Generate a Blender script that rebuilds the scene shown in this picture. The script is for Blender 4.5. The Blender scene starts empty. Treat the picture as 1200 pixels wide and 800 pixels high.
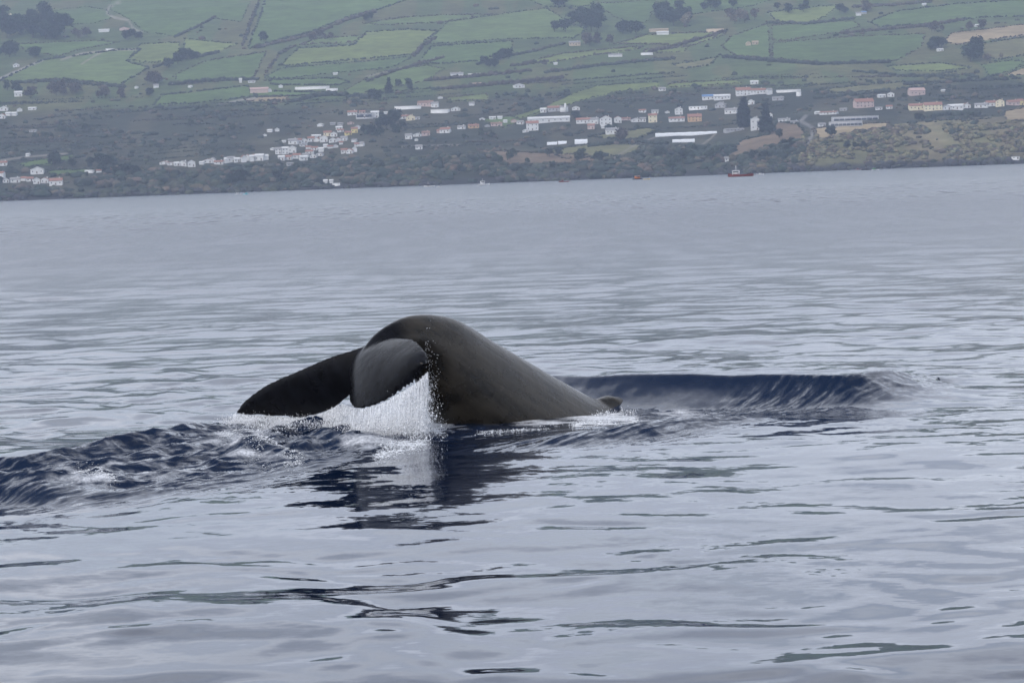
import bpy, bmesh, math, random
import numpy as np
from mathutils import Vector, Matrix

random.seed(7); RNG = np.random.default_rng(7)
scene = bpy.context.scene
COL = scene.collection

# ------------------------------------------------------------------ camera
H = 2.8                       # camera height above the sea, metres
F = 3500.0                    # focal length in pixels of a 1200 x 800 picture
PITCH = math.atan(0.0541); ROLL = math.atan(0.0367)
fwd = np.array([0, math.cos(PITCH), -math.sin(PITCH)])
r0 = np.array([1.0, 0, 0]); u0 = np.array([0, math.sin(PITCH), math.cos(PITCH)])
rgt = math.cos(ROLL) * r0 - math.sin(ROLL) * u0
upv = math.sin(ROLL) * r0 + math.cos(ROLL) * u0
cam_data = bpy.data.cameras.new('camera'); cam = bpy.data.objects.new('camera', cam_data); COL.objects.link(cam)
cam_data.sensor_width = 36; cam_data.lens = 36 * F / 1200
cam_data.clip_start = 0.1; cam_data.clip_end = 40000
m = Matrix.Identity(4)
for i in range(3):
    m[i][0] = rgt[i]; m[i][1] = upv[i]; m[i][2] = -fwd[i]
m[2][3] = H
cam.matrix_world = m
scene.camera = cam

# ------------------------------------------------------------------ world, sun, exposure
SUN_EL, SUN_AZ = math.radians(48), math.radians(-140)      # azimuth from +Y towards +X: behind the camera, to the left
w = bpy.data.worlds.new('World'); scene.world = w; w.use_nodes = True
nt = w.node_tree; nt.nodes.clear()
def N(t, **k):
    n = nt.nodes.new(t)
    for a, b in k.items(): setattr(n, a, b)
    return n
out = N('ShaderNodeOutputWorld'); bg = N('ShaderNodeBackground'); bg.inputs[1].default_value = 0.10
sky = N('ShaderNodeTexSky', sky_type='NISHITA'); sky.sun_disc = False
sky.sun_elevation = SUN_EL; sky.sun_rotation = SUN_AZ
sky.air_density = 1.0; sky.dust_density = 1.5
tc = N('ShaderNodeTexCoord'); sx = N('ShaderNodeSeparateXYZ'); nt.links.new(tc.outputs['Generated'], sx.inputs[0])
zz = N('ShaderNodeMath', operation='ADD'); nt.links.new(sx.outputs[2], zz.inputs[0]); zz.inputs[1].default_value = 0.22
zm = N('ShaderNodeMath', operation='MAXIMUM'); nt.links.new(zz.outputs[0], zm.inputs[0]); zm.inputs[1].default_value = 0.1
dv = N('ShaderNodeVectorMath', operation='DIVIDE'); nt.links.new(tc.outputs['Generated'], dv.inputs[0])
cb = N('ShaderNodeCombineXYZ')
for i in range(3): nt.links.new(zm.outputs[0], cb.inputs[i])
nt.links.new(cb.outputs[0], dv.inputs[1])
nz = N('ShaderNodeTexNoise'); nz.inputs['Scale'].default_value = 1.6; nz.inputs['Detail'].default_value = 6; nz.inputs['Roughness'].default_value = 0.55
nt.links.new(dv.outputs[0], nz.inputs['Vector'])
cov = N('ShaderNodeMapRange'); cov.inputs['From Min'].default_value = 0.30; cov.inputs['From Max'].default_value = 0.62
cov.inputs['To Min'].default_value = 0.55; cov.inputs['To Max'].default_value = 0.96
nt.links.new(nz.outputs['Fac'], cov.inputs['Value'])
nz2 = N('ShaderNodeTexNoise'); nz2.inputs['Scale'].default_value = 2.6; nz2.inputs['Detail'].default_value = 5
nt.links.new(dv.outputs[0], nz2.inputs['Vector'])
cr = N('ShaderNodeValToRGB')
cr.color_ramp.elements[0].position = 0.3; cr.color_ramp.elements[0].color = (0.56, 0.592, 0.685, 1)
cr.color_ramp.elements[1].position = 0.7; cr.color_ramp.elements[1].color = (0.90, 0.935, 1.01, 1)
nt.links.new(nz2.outputs['Fac'], cr.inputs['Fac'])
cs = N('ShaderNodeVectorMath', operation='SCALE'); cs.inputs['Scale'].default_value = 14.8
nt.links.new(cr.outputs['Color'], cs.inputs[0])
hi = N('ShaderNodeMapRange', interpolation_type='SMOOTHSTEP'); nt.links.new(sx.outputs[2], hi.inputs['Value'])
hi.inputs['From Min'].default_value = 0.35; hi.inputs['From Max'].default_value = 0.95; hi.inputs['To Min'].default_value = 1.0; hi.inputs['To Max'].default_value = 0.35
cm = N('ShaderNodeMath', operation='MULTIPLY'); nt.links.new(cov.outputs['Result'], cm.inputs[0]); nt.links.new(hi.outputs['Result'], cm.inputs[1])
mx = N('ShaderNodeMix', data_type='RGBA')
nt.links.new(cm.outputs[0], mx.inputs['Factor']); nt.links.new(sky.outputs[0], mx.inputs[6]); nt.links.new(cs.outputs[0], mx.inputs[7])
nt.links.new(mx.outputs[2], bg.inputs[0]); nt.links.new(bg.outputs[0], out.inputs[0])

sl = bpy.data.lights.new('sun', 'SUN'); sl.energy = 1.4; sl.angle = math.radians(10); sl.color = (1.0, 0.95, 0.88)
so = bpy.data.objects.new('sun', sl); COL.objects.link(so)
sd = Vector((math.sin(SUN_AZ) * math.cos(SUN_EL), math.cos(SUN_AZ) * math.cos(SUN_EL), math.sin(SUN_EL)))
so.rotation_euler = sd.to_track_quat('Z', 'Y').to_euler(); so.location = (0, -50, 80)

scene.view_settings.view_transform = 'Standard'; scene.view_settings.look = 'None'
scene.view_settings.exposure = 0.3; scene.view_settings.gamma = 1.0; scene.view_settings.use_curve_mapping = False
scene.render.engine = 'CYCLES'
scene.cycles.max_bounces = 6; scene.cycles.diffuse_bounces = 2; scene.cycles.glossy_bounces = 3
scene.cycles.volume_bounces = 1; scene.cycles.use_denoising = True
scene.cycles.caustics_reflective = False; scene.cycles.caustics_refractive = False
scene.cycles.sample_clamp_indirect = 4.0

# ------------------------------------------------------------------ helpers
def ray(px, py):
    return F * fwd + (px - 600.0) * rgt + (400.0 - py) * upv
def at(px, py, Y):
    d = ray(px, py); t = Y / d[1]
    return np.array([d[0] * t, Y, H + d[2] * t])
def project(P):
    """world points (n,3) -> picture pixels of the 1200 x 800 frame, used to lay fields out on the terrain"""
    q = np.asarray(P, float) - np.array([0, 0, H])
    dep = q @ fwd
    return 600 + F * (q @ rgt) / dep, 400 - F * (q @ upv) / dep
def vnoise(x, y, seed=0):
    xi = np.floor(x).astype(np.int64); yi = np.floor(y).astype(np.int64)
    xf = x - xi; yf = y - yi
    def h(a, b):
        n = (a * 374761393 + b * 668265263 + seed * 1442695041) & 0x7fffffff
        n = ((n ^ (n >> 13)) * 1274126177) & 0x7fffffff
        n = (n ^ (n >> 16)) & 0xffff
        return n / 65535.0
    u = xf * xf * xf * (xf * (xf * 6 - 15) + 10); v = yf * yf * yf * (yf * (yf * 6 - 15) + 10)
    return (h(xi, yi) * (1 - u) + h(xi + 1, yi) * u) * (1 - v) + (h(xi, yi + 1) * (1 - u) + h(xi + 1, yi + 1) * u) * v
def fbm(x, y, oct=4, seed=0):
    s = 0; a = 0.5; t = 0
    for o in range(oct):
        s = s + a * vnoise(x * 2 ** o + 17.3 * o, y * 2 ** o - 9.1 * o, seed + o); t += a; a *= 0.5
    return s / t
def sstep(a, b, x):
    t = np.clip((x - a) / (b - a), 0, 1); return t * t * (3 - 2 * t)

def mesh_from(name, verts, faces, mat=None, smooth=False):
    me = bpy.data.meshes.new(name)
    verts = np.asarray(verts, np.float32); faces = np.asarray(faces, np.int32)
    n = faces.shape[1]
    me.vertices.add(len(verts)); me.vertices.foreach_set('co', verts.ravel())
    me.loops.add(faces.size); me.loops.foreach_set('vertex_index', faces.ravel())
    me.polygons.add(len(faces)); me.polygons.foreach_set('loop_start', np.arange(0, faces.size, n, dtype=np.int32))
    me.polygons.foreach_set('loop_total', np.full(len(faces), n, np.int32))
    if smooth: me.polygons.foreach_set('use_smooth', np.ones(len(faces), bool))
    me.update(calc_edges=True); me.validate()
    if mat: me.materials.append(mat)
    return me
def vattr(me, name, data):
    data = np.asarray(data, np.float32)
    if data.ndim == 1:
        a = me.attributes.new(name, 'FLOAT', 'POINT'); a.data.foreach_set('value', data)
    else:
        if data.shape[1] == 3: data = np.hstack([data, np.ones((len(data), 1), np.float32)])
        a = me.attributes.new(name, 'FLOAT_COLOR', 'POINT'); a.data.foreach_set('color', data.ravel())
def link(name, me, parent=None, loc=None):
    o = bpy.data.objects.new(name, me); COL.objects.link(o)
    if parent: o.parent = parent
    if loc is not None: o.location = [float(c) for c in loc]
    return o
def tag(o, label, cat, group=None, kind=None):
    if label: o['label'] = label
    if cat: o['category'] = cat
    if group: o['group'] = group
    if kind: o['kind'] = kind
    return o

class Mat:
    def __init__(s, name):
        s.m = bpy.data.materials.new(name); s.m.use_nodes = True; s.nt = s.m.node_tree
        s.b = s.nt.nodes['Principled BSDF']; s.o = s.nt.nodes['Material Output']
    def n(s, t, **k):
        n = s.nt.nodes.new(t)
        for a, b in k.items(): setattr(n, a, b)
        return n
    def l(s, a, b): s.nt.links.new(a, b)
    def noise(s, scale, detail=3, rough=0.5, vec=None):
        n = s.n('ShaderNodeTexNoise'); n.inputs['Scale'].default_value = scale
        n.inputs['Detail'].default_value = detail; n.inputs['Roughness'].default_value = rough
        if vec is not None: s.l(vec, n.inputs['Vector'])
        return n
    def coords(s, scale=(1, 1, 1), kind='Position'):
        g = s.n('ShaderNodeNewGeometry') if kind == 'Position' else s.n('ShaderNodeTexCoord')
        mp = s.n('ShaderNodeMapping'); mp.inputs['Scale'].default_value = scale
        s.l(g.outputs[kind], mp.inputs['Vector']); return mp.outputs[0]
    def rng(s, val, a, b, c, d):
        r = s.n('ShaderNodeMapRange'); s.l(val, r.inputs['Value'])
        for k, v in zip(('From Min', 'From Max', 'To Min', 'To Max'), (a, b, c, d)): r.inputs[k].default_value = v
        return r.outputs['Result']
    def mix(s, fac, a, b, mode='MIX'):
        x = s.n('ShaderNodeMix', data_type='RGBA', blend_type=mode)
        for sock, v in ((x.inputs['Factor'], fac), (x.inputs[6], a), (x.inputs[7], b)):
            if isinstance(v, (int, float)): sock.default_value = v
            elif isinstance(v, tuple): sock.default_value = (*v, 1)
            else: s.l(v, sock)
        return x.outputs[2]
    def math(s, op, a, b=None):
        x = s.n('ShaderNodeMath', operation=op)
        for i, v in enumerate((a, b)):
            if v is None: continue
            if isinstance(v, (int, float)): x.inputs[i].default_value = v
            else: s.l(v, x.inputs[i])
        return x.outputs[0]
    def attr(s, name):
        return s.n('ShaderNodeAttribute', attribute_name=name)

def plain(name, col, rough=0.7, var=0.25, scale=1.5, metallic=0.0):
    """painted or rendered surface: base colour broken by two sizes of noise"""
    M = Mat(name); vec = M.coords()
    n1 = M.noise(scale, 5, 0.6, vec)
    dark = tuple(c * (1 - var) for c in col); light = tuple(min(1, c * (1 + var * 0.5)) for c in col)
    M.l(M.mix(M.rng(n1.outputs['Fac'], 0.3, 0.7, 0, 1), dark, light), M.b.inputs['Base Color'])
    M.b.inputs['Roughness'].default_value = rough; M.b.inputs['Metallic'].default_value = metallic
    return M.m
def leafy(name, attr='Col'):
    M = Mat(name); a = M.attr(attr); vec = M.coords()
    n1 = M.noise(0.5, 4, 0.65, vec)
    f = M.rng(n1.outputs['Fac'], 0.3, 0.7, 0.6, 1.4)
    x = M.n('ShaderNodeVectorMath', operation='SCALE'); M.l(a.outputs['Color'], x.inputs[0]); M.l(f, x.inputs['Scale'])
    oi = M.n('ShaderNodeObjectInfo'); hs = M.n('ShaderNodeHueSaturation')
    M.l(M.rng(oi.outputs['Random'], 0, 1, 0.485, 0.515), hs.inputs['Hue']); M.l(M.rng(oi.outputs['Random'], 0, 1, 0.75, 1.3), hs.inputs['Value'])
    M.l(x.outputs[0], hs.inputs['Color'])
    M.l(hs.outputs[0], M.b.inputs['Base Color']); M.b.inputs['Roughness'].default_value = 0.85
    M.b.inputs['Specular IOR Level'].default_value = 0.2
    return M.m

def ico(sub):
    bm = bmesh.new(); bmesh.ops.create_icosphere(bm, subdivisions=sub, radius=1.0)
    v = np.array([q.co[:] for q in bm.verts]); f = np.array([[q.index for q in p.verts] for p in bm.faces]); bm.free()
    return v, f
ICO1, ICO2 = ico(1), ico(2)

# ------------------------------------------------------------------ terrain shape
SHORE = 3000.0
D_N = np.array([-60, 0, 12, 60, 150, 400, 900, 1500, 2000, 2600, 3600])
E_L = np.array([-9, 0, 4, 14, 27, 64, 142, 215, 246, 255, 255])
E_R = np.array([-9, 0, 6, 34, 50, 74, 145, 215, 246, 255, 255])
def terrain_z(x, y):
    x = np.asarray(x, float); y = np.asarray(y, float)
    pxv = 600 + F * x / y
    shore = SHORE + 50 * (fbm(pxv / 130, pxv * 0, 4, 3) - 0.5)
    d = y - shore
    k = sstep(820, 1000, pxv)
    el = np.interp(d, D_N, E_L); er = np.interp(d, D_N, E_R)
    e = el * (1 - k) + er * k
    amp = sstep(5, 300, d)
    e = e + amp * 9 * (fbm(x / 330, y / 260, 4, 11) - 0.5) + sstep(5, 60, d) * (1 - sstep(250, 500, d)) * 7 * (fbm(x / 45, y / 60, 3, 21) - 0.5)
    e = e + sstep(1500, 2600, d) * 30 * (fbm(x / 900, y / 1500, 3, 31) - 0.5)
    return H + (e - F * H / SHORE) * y / F
_Y = np.concatenate([np.linspace(2900, 3300, 420), np.linspace(3302, 5400, 620)])
_A = np.linspace(-0.27, 0.27, 480)
_T = (terrain_z(_A[:, None] * _Y[None], np.repeat(_Y[None], len(_A), 0)) - H) / _Y[None]
_T = np.maximum.accumulate(_T, axis=1)
def hits(px, py):
    """the spots on the hillside seen at those pixels"""
    px = np.asarray(px, float); py = np.asarray(py, float)
    d = F * fwd[None] + (px - 600.0)[:, None] * rgt[None] + (400.0 - py)[:, None] * upv[None]
    a = d[:, 0] / d[:, 1]; e = d[:, 2] / d[:, 1]
    k = np.clip(np.round((a - _A[0]) / (_A[1] - _A[0])).astype(int), 0, len(_A) - 1)
    y = np.array([_Y[min(int(np.searchsorted(_T[q], v)), len(_Y) - 1)] for q, v in zip(k, e)])
    return np.stack([a * y, y, terrain_z(a * y, y)], -1)
def hit(px, py): return hits([px], [py])[0]

# ------------------------------------------------------------------ fields on the hillside (outlines on the map of the slope)
G1 = (0.095, 0.142, 0.048); G2 = (0.155, 0.190, 0.062); G3 = (0.120, 0.165, 0.058); OLV = (0.155, 0.150, 0.070)
TAN = (0.300, 0.235, 0.145); BRN = (0.165, 0.120, 0.080); SCR = (0.036, 0.041, 0.027); CLF = (0.155, 0.132, 0.078)
FIELDS = [
 (G1,[(60,14),(100,8),(125,12),(130,22),(110,28),(62,30)]),
 (G1,[(130,0),(294,0),(283,26),(250,22),(228,34),(205,43),(170,38),(150,22),(130,12)]),
 (G2,[(216,46),(278,52),(250,63),(216,67)]), (G2,[(165,52),(210,50),(211,68),(180,74),(150,71)]),
 (G3,[(0,95),(50,71),(90,66),(130,60),(165,58),(148,72),(175,80),(140,100),(75,93),(20,97)]),
 (G1,[(20,52),(110,48),(140,50),(92,59),(70,66),(30,60)]),
 (G1,[(205,88),(240,72),(285,65),(312,61),(304,78),(297,92),(210,100)]), (G1,[(190,112),(290,101),(300,113),(225,122),(180,123)]),
 (G1,[(20,192),(85,181),(80,187),(60,192),(30,196)]), (G1,[(55,200),(108,198),(104,203),(60,206)]),
 (G1,[(311,0),(478,0),(440,13),(410,20),(362,39),(320,49),(291,58),(296,40),(305,20)]), (G3,[(425,28),(470,21),(520,18),(578,17),(522,26),(450,30)]),
 (G2,[(328,77),(350,57),(415,53),(430,38),(480,35),(512,37),(498,48),(485,64),(420,70),(340,77)]),
 (G3,[(352,53),(413,50),(430,41),(400,44),(370,46)]), (G1,[(308,92),(330,80),(420,73),(484,67),(458,80),(390,86),(340,92)]),
 (G3,[(500,50),(525,26),(600,15),(640,10),(660,22),(688,36),(672,45),(600,46),(510,52)]),
 (G1,[(490,75),(505,55),(600,48),(600,60),(560,72),(520,75)]), (G3,[(400,109),(440,86),(500,77),(520,81),(500,95),(450,105),(410,112)]),
 (G1,[(316,94),(395,92),(410,97),(395,100),(318,100)]), (G1,[(300,107),(395,109),(345,113),(300,114)]), (TAN,[(285,116),(300,114),(338,113),(333,118),(290,119)]),
 (G2,[(520,115),(570,110),(572,118),(530,119)]), (G1,[(700,5),(770,0),(760,25),(745,30),(720,20)]),
 (G2,[(615,74),(660,63),(735,56),(752,55),(748,58),(690,66),(640,75)]), (G2,[(720,52),(760,41),(830,38),(850,40),(812,54),(757,52)]),
 (G2,[(755,59),(808,55),(800,61),(756,63)]), (OLV,[(788,76),(840,68),(832,77),(800,81)]), (G1,[(857,43),(900,28),(903,69),(862,66),(846,55)]),
 (G2,[(600,137),(640,124),(672,110),(700,101),(770,96),(772,102),(722,108),(690,116),(640,130),(610,139)]), (G2,[(785,98),(860,94),(870,98),(780,103)]),
 (BRN,[(850,186),(870,164),(900,158),(912,143),(935,146),(944,157),(938,166),(900,173),(862,187)]),
 (G2,[(900,15),(958,8),(983,6),(968,20),(945,28),(910,25)]), (G1,[(905,30),(1000,25),(1008,31),(985,38),(920,48),(905,48)]),
 (G1,[(905,51),(1000,43),(1085,40),(1080,55),(1050,72),(980,75),(906,69)]), (G1,[(1018,26),(1050,14),(1120,5),(1200,0),(1260,0),(1260,18),(1150,21),(1100,28),(1030,32)]),
 (TAN,[(1106,49),(1116,39),(1200,29),(1260,26),(1260,36),(1200,42),(1150,48),(1122,53)]), (OLV,[(1152,51),(1200,44),(1260,40),(1260,62),(1200,65),(1175,70),(1150,68)]),
 (G2,[(1040,78),(1100,74),(1140,80),(1100,84),(1050,83)]), (TAN,[(1178,88),(1200,80),(1260,76),(1260,90)]), (G1,[(1150,76),(1185,71),(1200,73),(1190,82),(1160,90)]),
 (TAN,[(1176,131),(1200,126),(1260,122),(1260,142),(1180,142)]), (TAN,[(952,152),(985,146),(1040,144),(1042,150),(1000,155),(962,165)]),
 (G1,[(780,0),(870,0),(905,0),(880,8),(820,16),(790,22)]), (G3,[(620,0),(700,0),(690,8),(640,9)]), (OLV,[(960,105),(1060,96),(1100,98),(1050,105),(980,110)]),
 (G1,[(560,140),(600,136),(612,142),(590,150)]), (OLV,[(690,160),(760,150),(772,153),(740,165)]), (G1,[(-120,0),(-5,5),(-5,30),(-120,40)]),
 (OLV,[(640,176),(700,168),(760,170),(740,182),(660,186)]), (BRN,[(560,176),(690,182),(700,190),(600,195)]),
]
ROADS = [((0.30,0.28,0.26),1.3,[(-40,112),(0,92),(28,80),(50,71)]), ((0.30,0.27,0.23),1.2,[(72,70),(95,63),(130,59),(160,58)]), ((0.28,0.25,0.2),0.9,[(96,75),(110,66),(122,60)]),
 ((0.26,0.24,0.2),1.3,[(140,3),(127,9),(125,16),(134,21),(150,24),(156,33),(167,39)]), ((0.22,0.21,0.2),2.2,[(944,136),(938,142),(953,150),(951,160),(946,168)]),
 ((0.28,0.26,0.24),1.0,[(257,122),(285,117),(300,115)]), ((0.22,0.2,0.17),1.2,[(820,172),(832,163),(838,157)]), ((0.25,0.23,0.2),1.0,[(0,188),(30,184),(78,180)]),
 ((0.25,0.23,0.2),0.9,[(470,172),(500,171),(540,170)]), ((0.2,0.18,0.15),1.2,[(430,90),(470,80),(500,72),(520,66)]), ((0.22,0.2,0.17),1.0,[(770,160),(740,172),(720,185)])]
def inpoly(px, py, poly):
    ins = np.zeros(px.shape, bool); n = len(poly)
    for i in range(n):
        x1, y1 = poly[i]; x2, y2 = poly[(i + 1) % n]
        if y1 == y2: continue
        c = ((y1 > py) != (y2 > py)) & (px < (x2 - x1) * (py - y1) / (y2 - y1) + x1)
        ins ^= c
    return ins
def linedist(px, py, line):
    best = np.full(px.shape, 1e9)
    for (x1, y1), (x2, y2) in zip(line[:-1], line[1:]):
        dx, dy = x2 - x1, y2 - y1
        t = np.clip(((px - x1) * dx + (py - y1) * dy) / (dx * dx + dy * dy), 0, 1)
        best = np.minimum(best, np.hypot(px - x1 - t * dx, py - y1 - t * dy))
    return best

def build_terrain():
    cols = np.concatenate([np.linspace(-2600, -260, 60), np.arange(-250, 1452, 2.0), np.linspace(1460, 3800, 60)])
    d1 = np.concatenate([[-60, -30, -8], np.interp(np.arange(0, 222, 0.9), E_L[1:8], D_N[1:8]), np.linspace(1560, 3600, 34)])
    tanx = (cols - 600) / F
    Yg = np.repeat((SHORE + d1)[:, None], len(cols), 1)
    # bend the far side grid so that it stays a sheet
    Xg = Yg * tanx[None, :]
    Z = terrain_z(Xg, Yg)
    V = np.stack([Xg, Yg, Z], -1).reshape(-1, 3)
    R, C = Yg.shape
    i = np.arange(R * C).reshape(R, C)
    Fq = np.stack([i[:-1, :-1], i[:-1, 1:], i[1:, 1:], i[1:, :-1]], -1).reshape(-1, 4)
    px, py = project(V)
    x, y = V[:, 0], V[:, 1]
    wob = 2.2 * (fbm(x / 40, y / 60, 3, 41) - 0.5)
    wx = px + 2 * wob; wy = py + wob
    shy = 236 - 0.0367 * px
    up = sstep(92, 112, shy - wy + 12 * (fbm(x / 200, y / 200, 3, 44) - 0.5) + 0)
    n1 = fbm(x / 90, y / 70, 5, 51)[:, None]; n2 = fbm(x / 35, y / 220, 4, 61)[:, None]
    low = np.array(SCR) * (0.6 + 0.9 * n1) + np.array([0.03, 0.022, 0.012]) * sstep(0.45, 0.65, n2)
    high = np.array((0.080, 0.108, 0.042)) * (0.75 + 0.5 * n1) + np.array([0.028, 0.004, 0.006]) * sstep(0.52, 0.62, n2)
    c = low * (1 - up[:, None]) + high * up[:, None]
    cl = inpoly(wx, wy, [(930,210),(945,172),(1000,152),(1100,140),(1300,132),(1300,215)])
    c[cl] = (np.array(CLF) * (0.55 + 0.9 * n1) + np.array([-0.02, 0.0, -0.01]) * sstep(0.4, 0.6, n2))[cl]
    for k, (colr, poly) in enumerate(FIELDS):
        q = inpoly(wx, wy, poly)
        tint = 1 + 0.14 * (((k * 37) % 11) / 10 - 0.5)
        c[q] = (np.array(colr) * tint * (0.85 + 0.3 * n1))[q]
    for colr, wd, ln in ROADS:
        a = sstep(wd + 0.6, wd * 0.4, linedist(px + 0.5 * wob, py, ln))[:, None] * 0.85
        c = c * (1 - a) + np.array(colr) * a
    rock = sstep(9, 3, V[:, 2] + 5 * (n1[:, 0] - 0.5))[:, None]
    c = c * (1 - rock) + np.array([0.035, 0.034, 0.036]) * rock
    M = Mat('hillside'); a = M.attr('Col'); vec = M.coords()
    nA = M.noise(0.05, 6, 0.65, vec); nB = M.noise(0.012, 4, 0.6, vec)
    f = M.math('MULTIPLY', M.rng(nA.outputs['Fac'], 0.3, 0.7, 0.66, 1.16), M.rng(nB.outputs['Fac'], 0.3, 0.7, 0.85, 1.15))
    sc = M.n('ShaderNodeVectorMath', operation='SCALE'); M.l(a.outputs['Color'], sc.inputs[0]); M.l(f, sc.inputs['Scale'])
    M.l(sc.outputs[0], M.b.inputs['Base Color']); M.b.inputs['Roughness'].default_value = 0.95
    M.b.inputs['Specular IOR Level'].default_value = 0.1
    bp = M.n('ShaderNodeBump'); bp.inputs['Strength'].default_value = 0.6; bp.inputs['Distance'].default_value = 3.0
    M.l(nA.outputs['Fac'], bp.inputs['Height']); M.l(bp.outputs[0], M.b.inputs['Normal'])
    me = mesh_from('hillside', V, Fq, M.m, True); vattr(me, 'Col', c)
    o = link('hillside', me); tag(o, 'hazy green island hillside of fields and scrub rising from the shore', 'hillside', kind='structure')
build_terrain()

# ------------------------------------------------------------------ sea
WHALE_Y = 34.0
def polydist(X, Y, line):
    """distance, arc position 0..1 and side of a polyline on the sea plane"""
    best = np.full(X.shape, 1e9); pos = np.zeros(X.shape); side = np.zeros(X.shape)
    L = [math.hypot(b[0] - a[0], b[1] - a[1]) for a, b in zip(line[:-1], line[1:])]; tot = sum(L); acc = 0
    for (a, b), l in zip(zip(line[:-1], line[1:]), L):
        dx, dy = b[0] - a[0], b[1] - a[1]
        t = np.clip(((X - a[0]) * dx + (Y - a[1]) * dy) / (l * l), 0, 1)
        d = np.hypot(X - a[0] - t * dx, Y - a[1] - t * dy)
        q = d < best
        best = np.where(q, d, best); pos = np.where(q, (acc + t * l) / tot, pos)
        side = np.where(q, np.sign((Y - a[1]) * dx - (X - a[0]) * dy), side); acc += l
    return best, pos, side
def smooth_line(pts, n=6):
    P = np.array(pts, float); out_ = []
    for i in range(len(P) - 1):
        p0 = P[max(i - 1, 0)]; p1 = P[i]; p2 = P[i + 1]; p3 = P[min(i + 2, len(P) - 1)]
        for t in np.linspace(0, 1, n, endpoint=False):
            out_.append(0.5 * ((2 * p1) + (-p0 + p2) * t + (2 * p0 - 5 * p1 + 4 * p2 - p3) * t * t + (-p0 + 3 * p1 - 3 * p2 + p3) * t ** 3))
    out_.append(P[-1]); return np.array(out_)
def crest_line(pts):
    """crest points given as (px, py, height): placed where a crest of that height is seen there"""
    res = []
    for px, py, z in pts:
        d = ray(px, py); t = (z - H) / d[2]; res.append((d[0] * t, d[1] * t))
    return smooth_line(res)
BOWL_PTS = [(600,447,.16),(655,442,.29),(720,440,.33),(800,438.5,.34),(880,438.5,.33),(940,439.5,.31),(1000,437.5,.32),(1045,435.5,.26),(1078,437.5,.15),(1096,442,.06),(1125,450,.0)]
BOWL = crest_line(BOWL_PTS)
_seg = np.concatenate([[0], np.cumsum(np.hypot(*np.diff(BOWL, axis=0).T))]); BOWL_ARC = (_seg / _seg[-1])[::6]; BOWL_H = np.array([p[2] for p in BOWL_PTS])
LEFT = crest_line([(-80,548,.16),(-30,541,.2),(10,537,.22),(45,532,.24),(75,524,.26),(115,519,.24),(145,515,.22),(175,506.5,.25),(215,501,.24),(240,497,.2),(268,497,.12)])
LEFT2 = crest_line([(-90,575,.1),(-20,566,.14),(30,565,.14),(80,577,.08),(110,585,.03)])
FRONT = crest_line([(845,484,.08),(800,489,.12),(760,494,.14),(715,503,.11),(660,512,.07),(600,520,.04)])
SHADOW = crest_line([(322,520,.03),(350,514,.07),(385,511,.09),(420,513,.08),(445,520,.05),(470,526,.02)])  # crest of the dark blue wave face under the flukes
UNDER = crest_line([(245,528,.08),(290,522,.12),(330,524,.12),(360,531,.06)])
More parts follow.
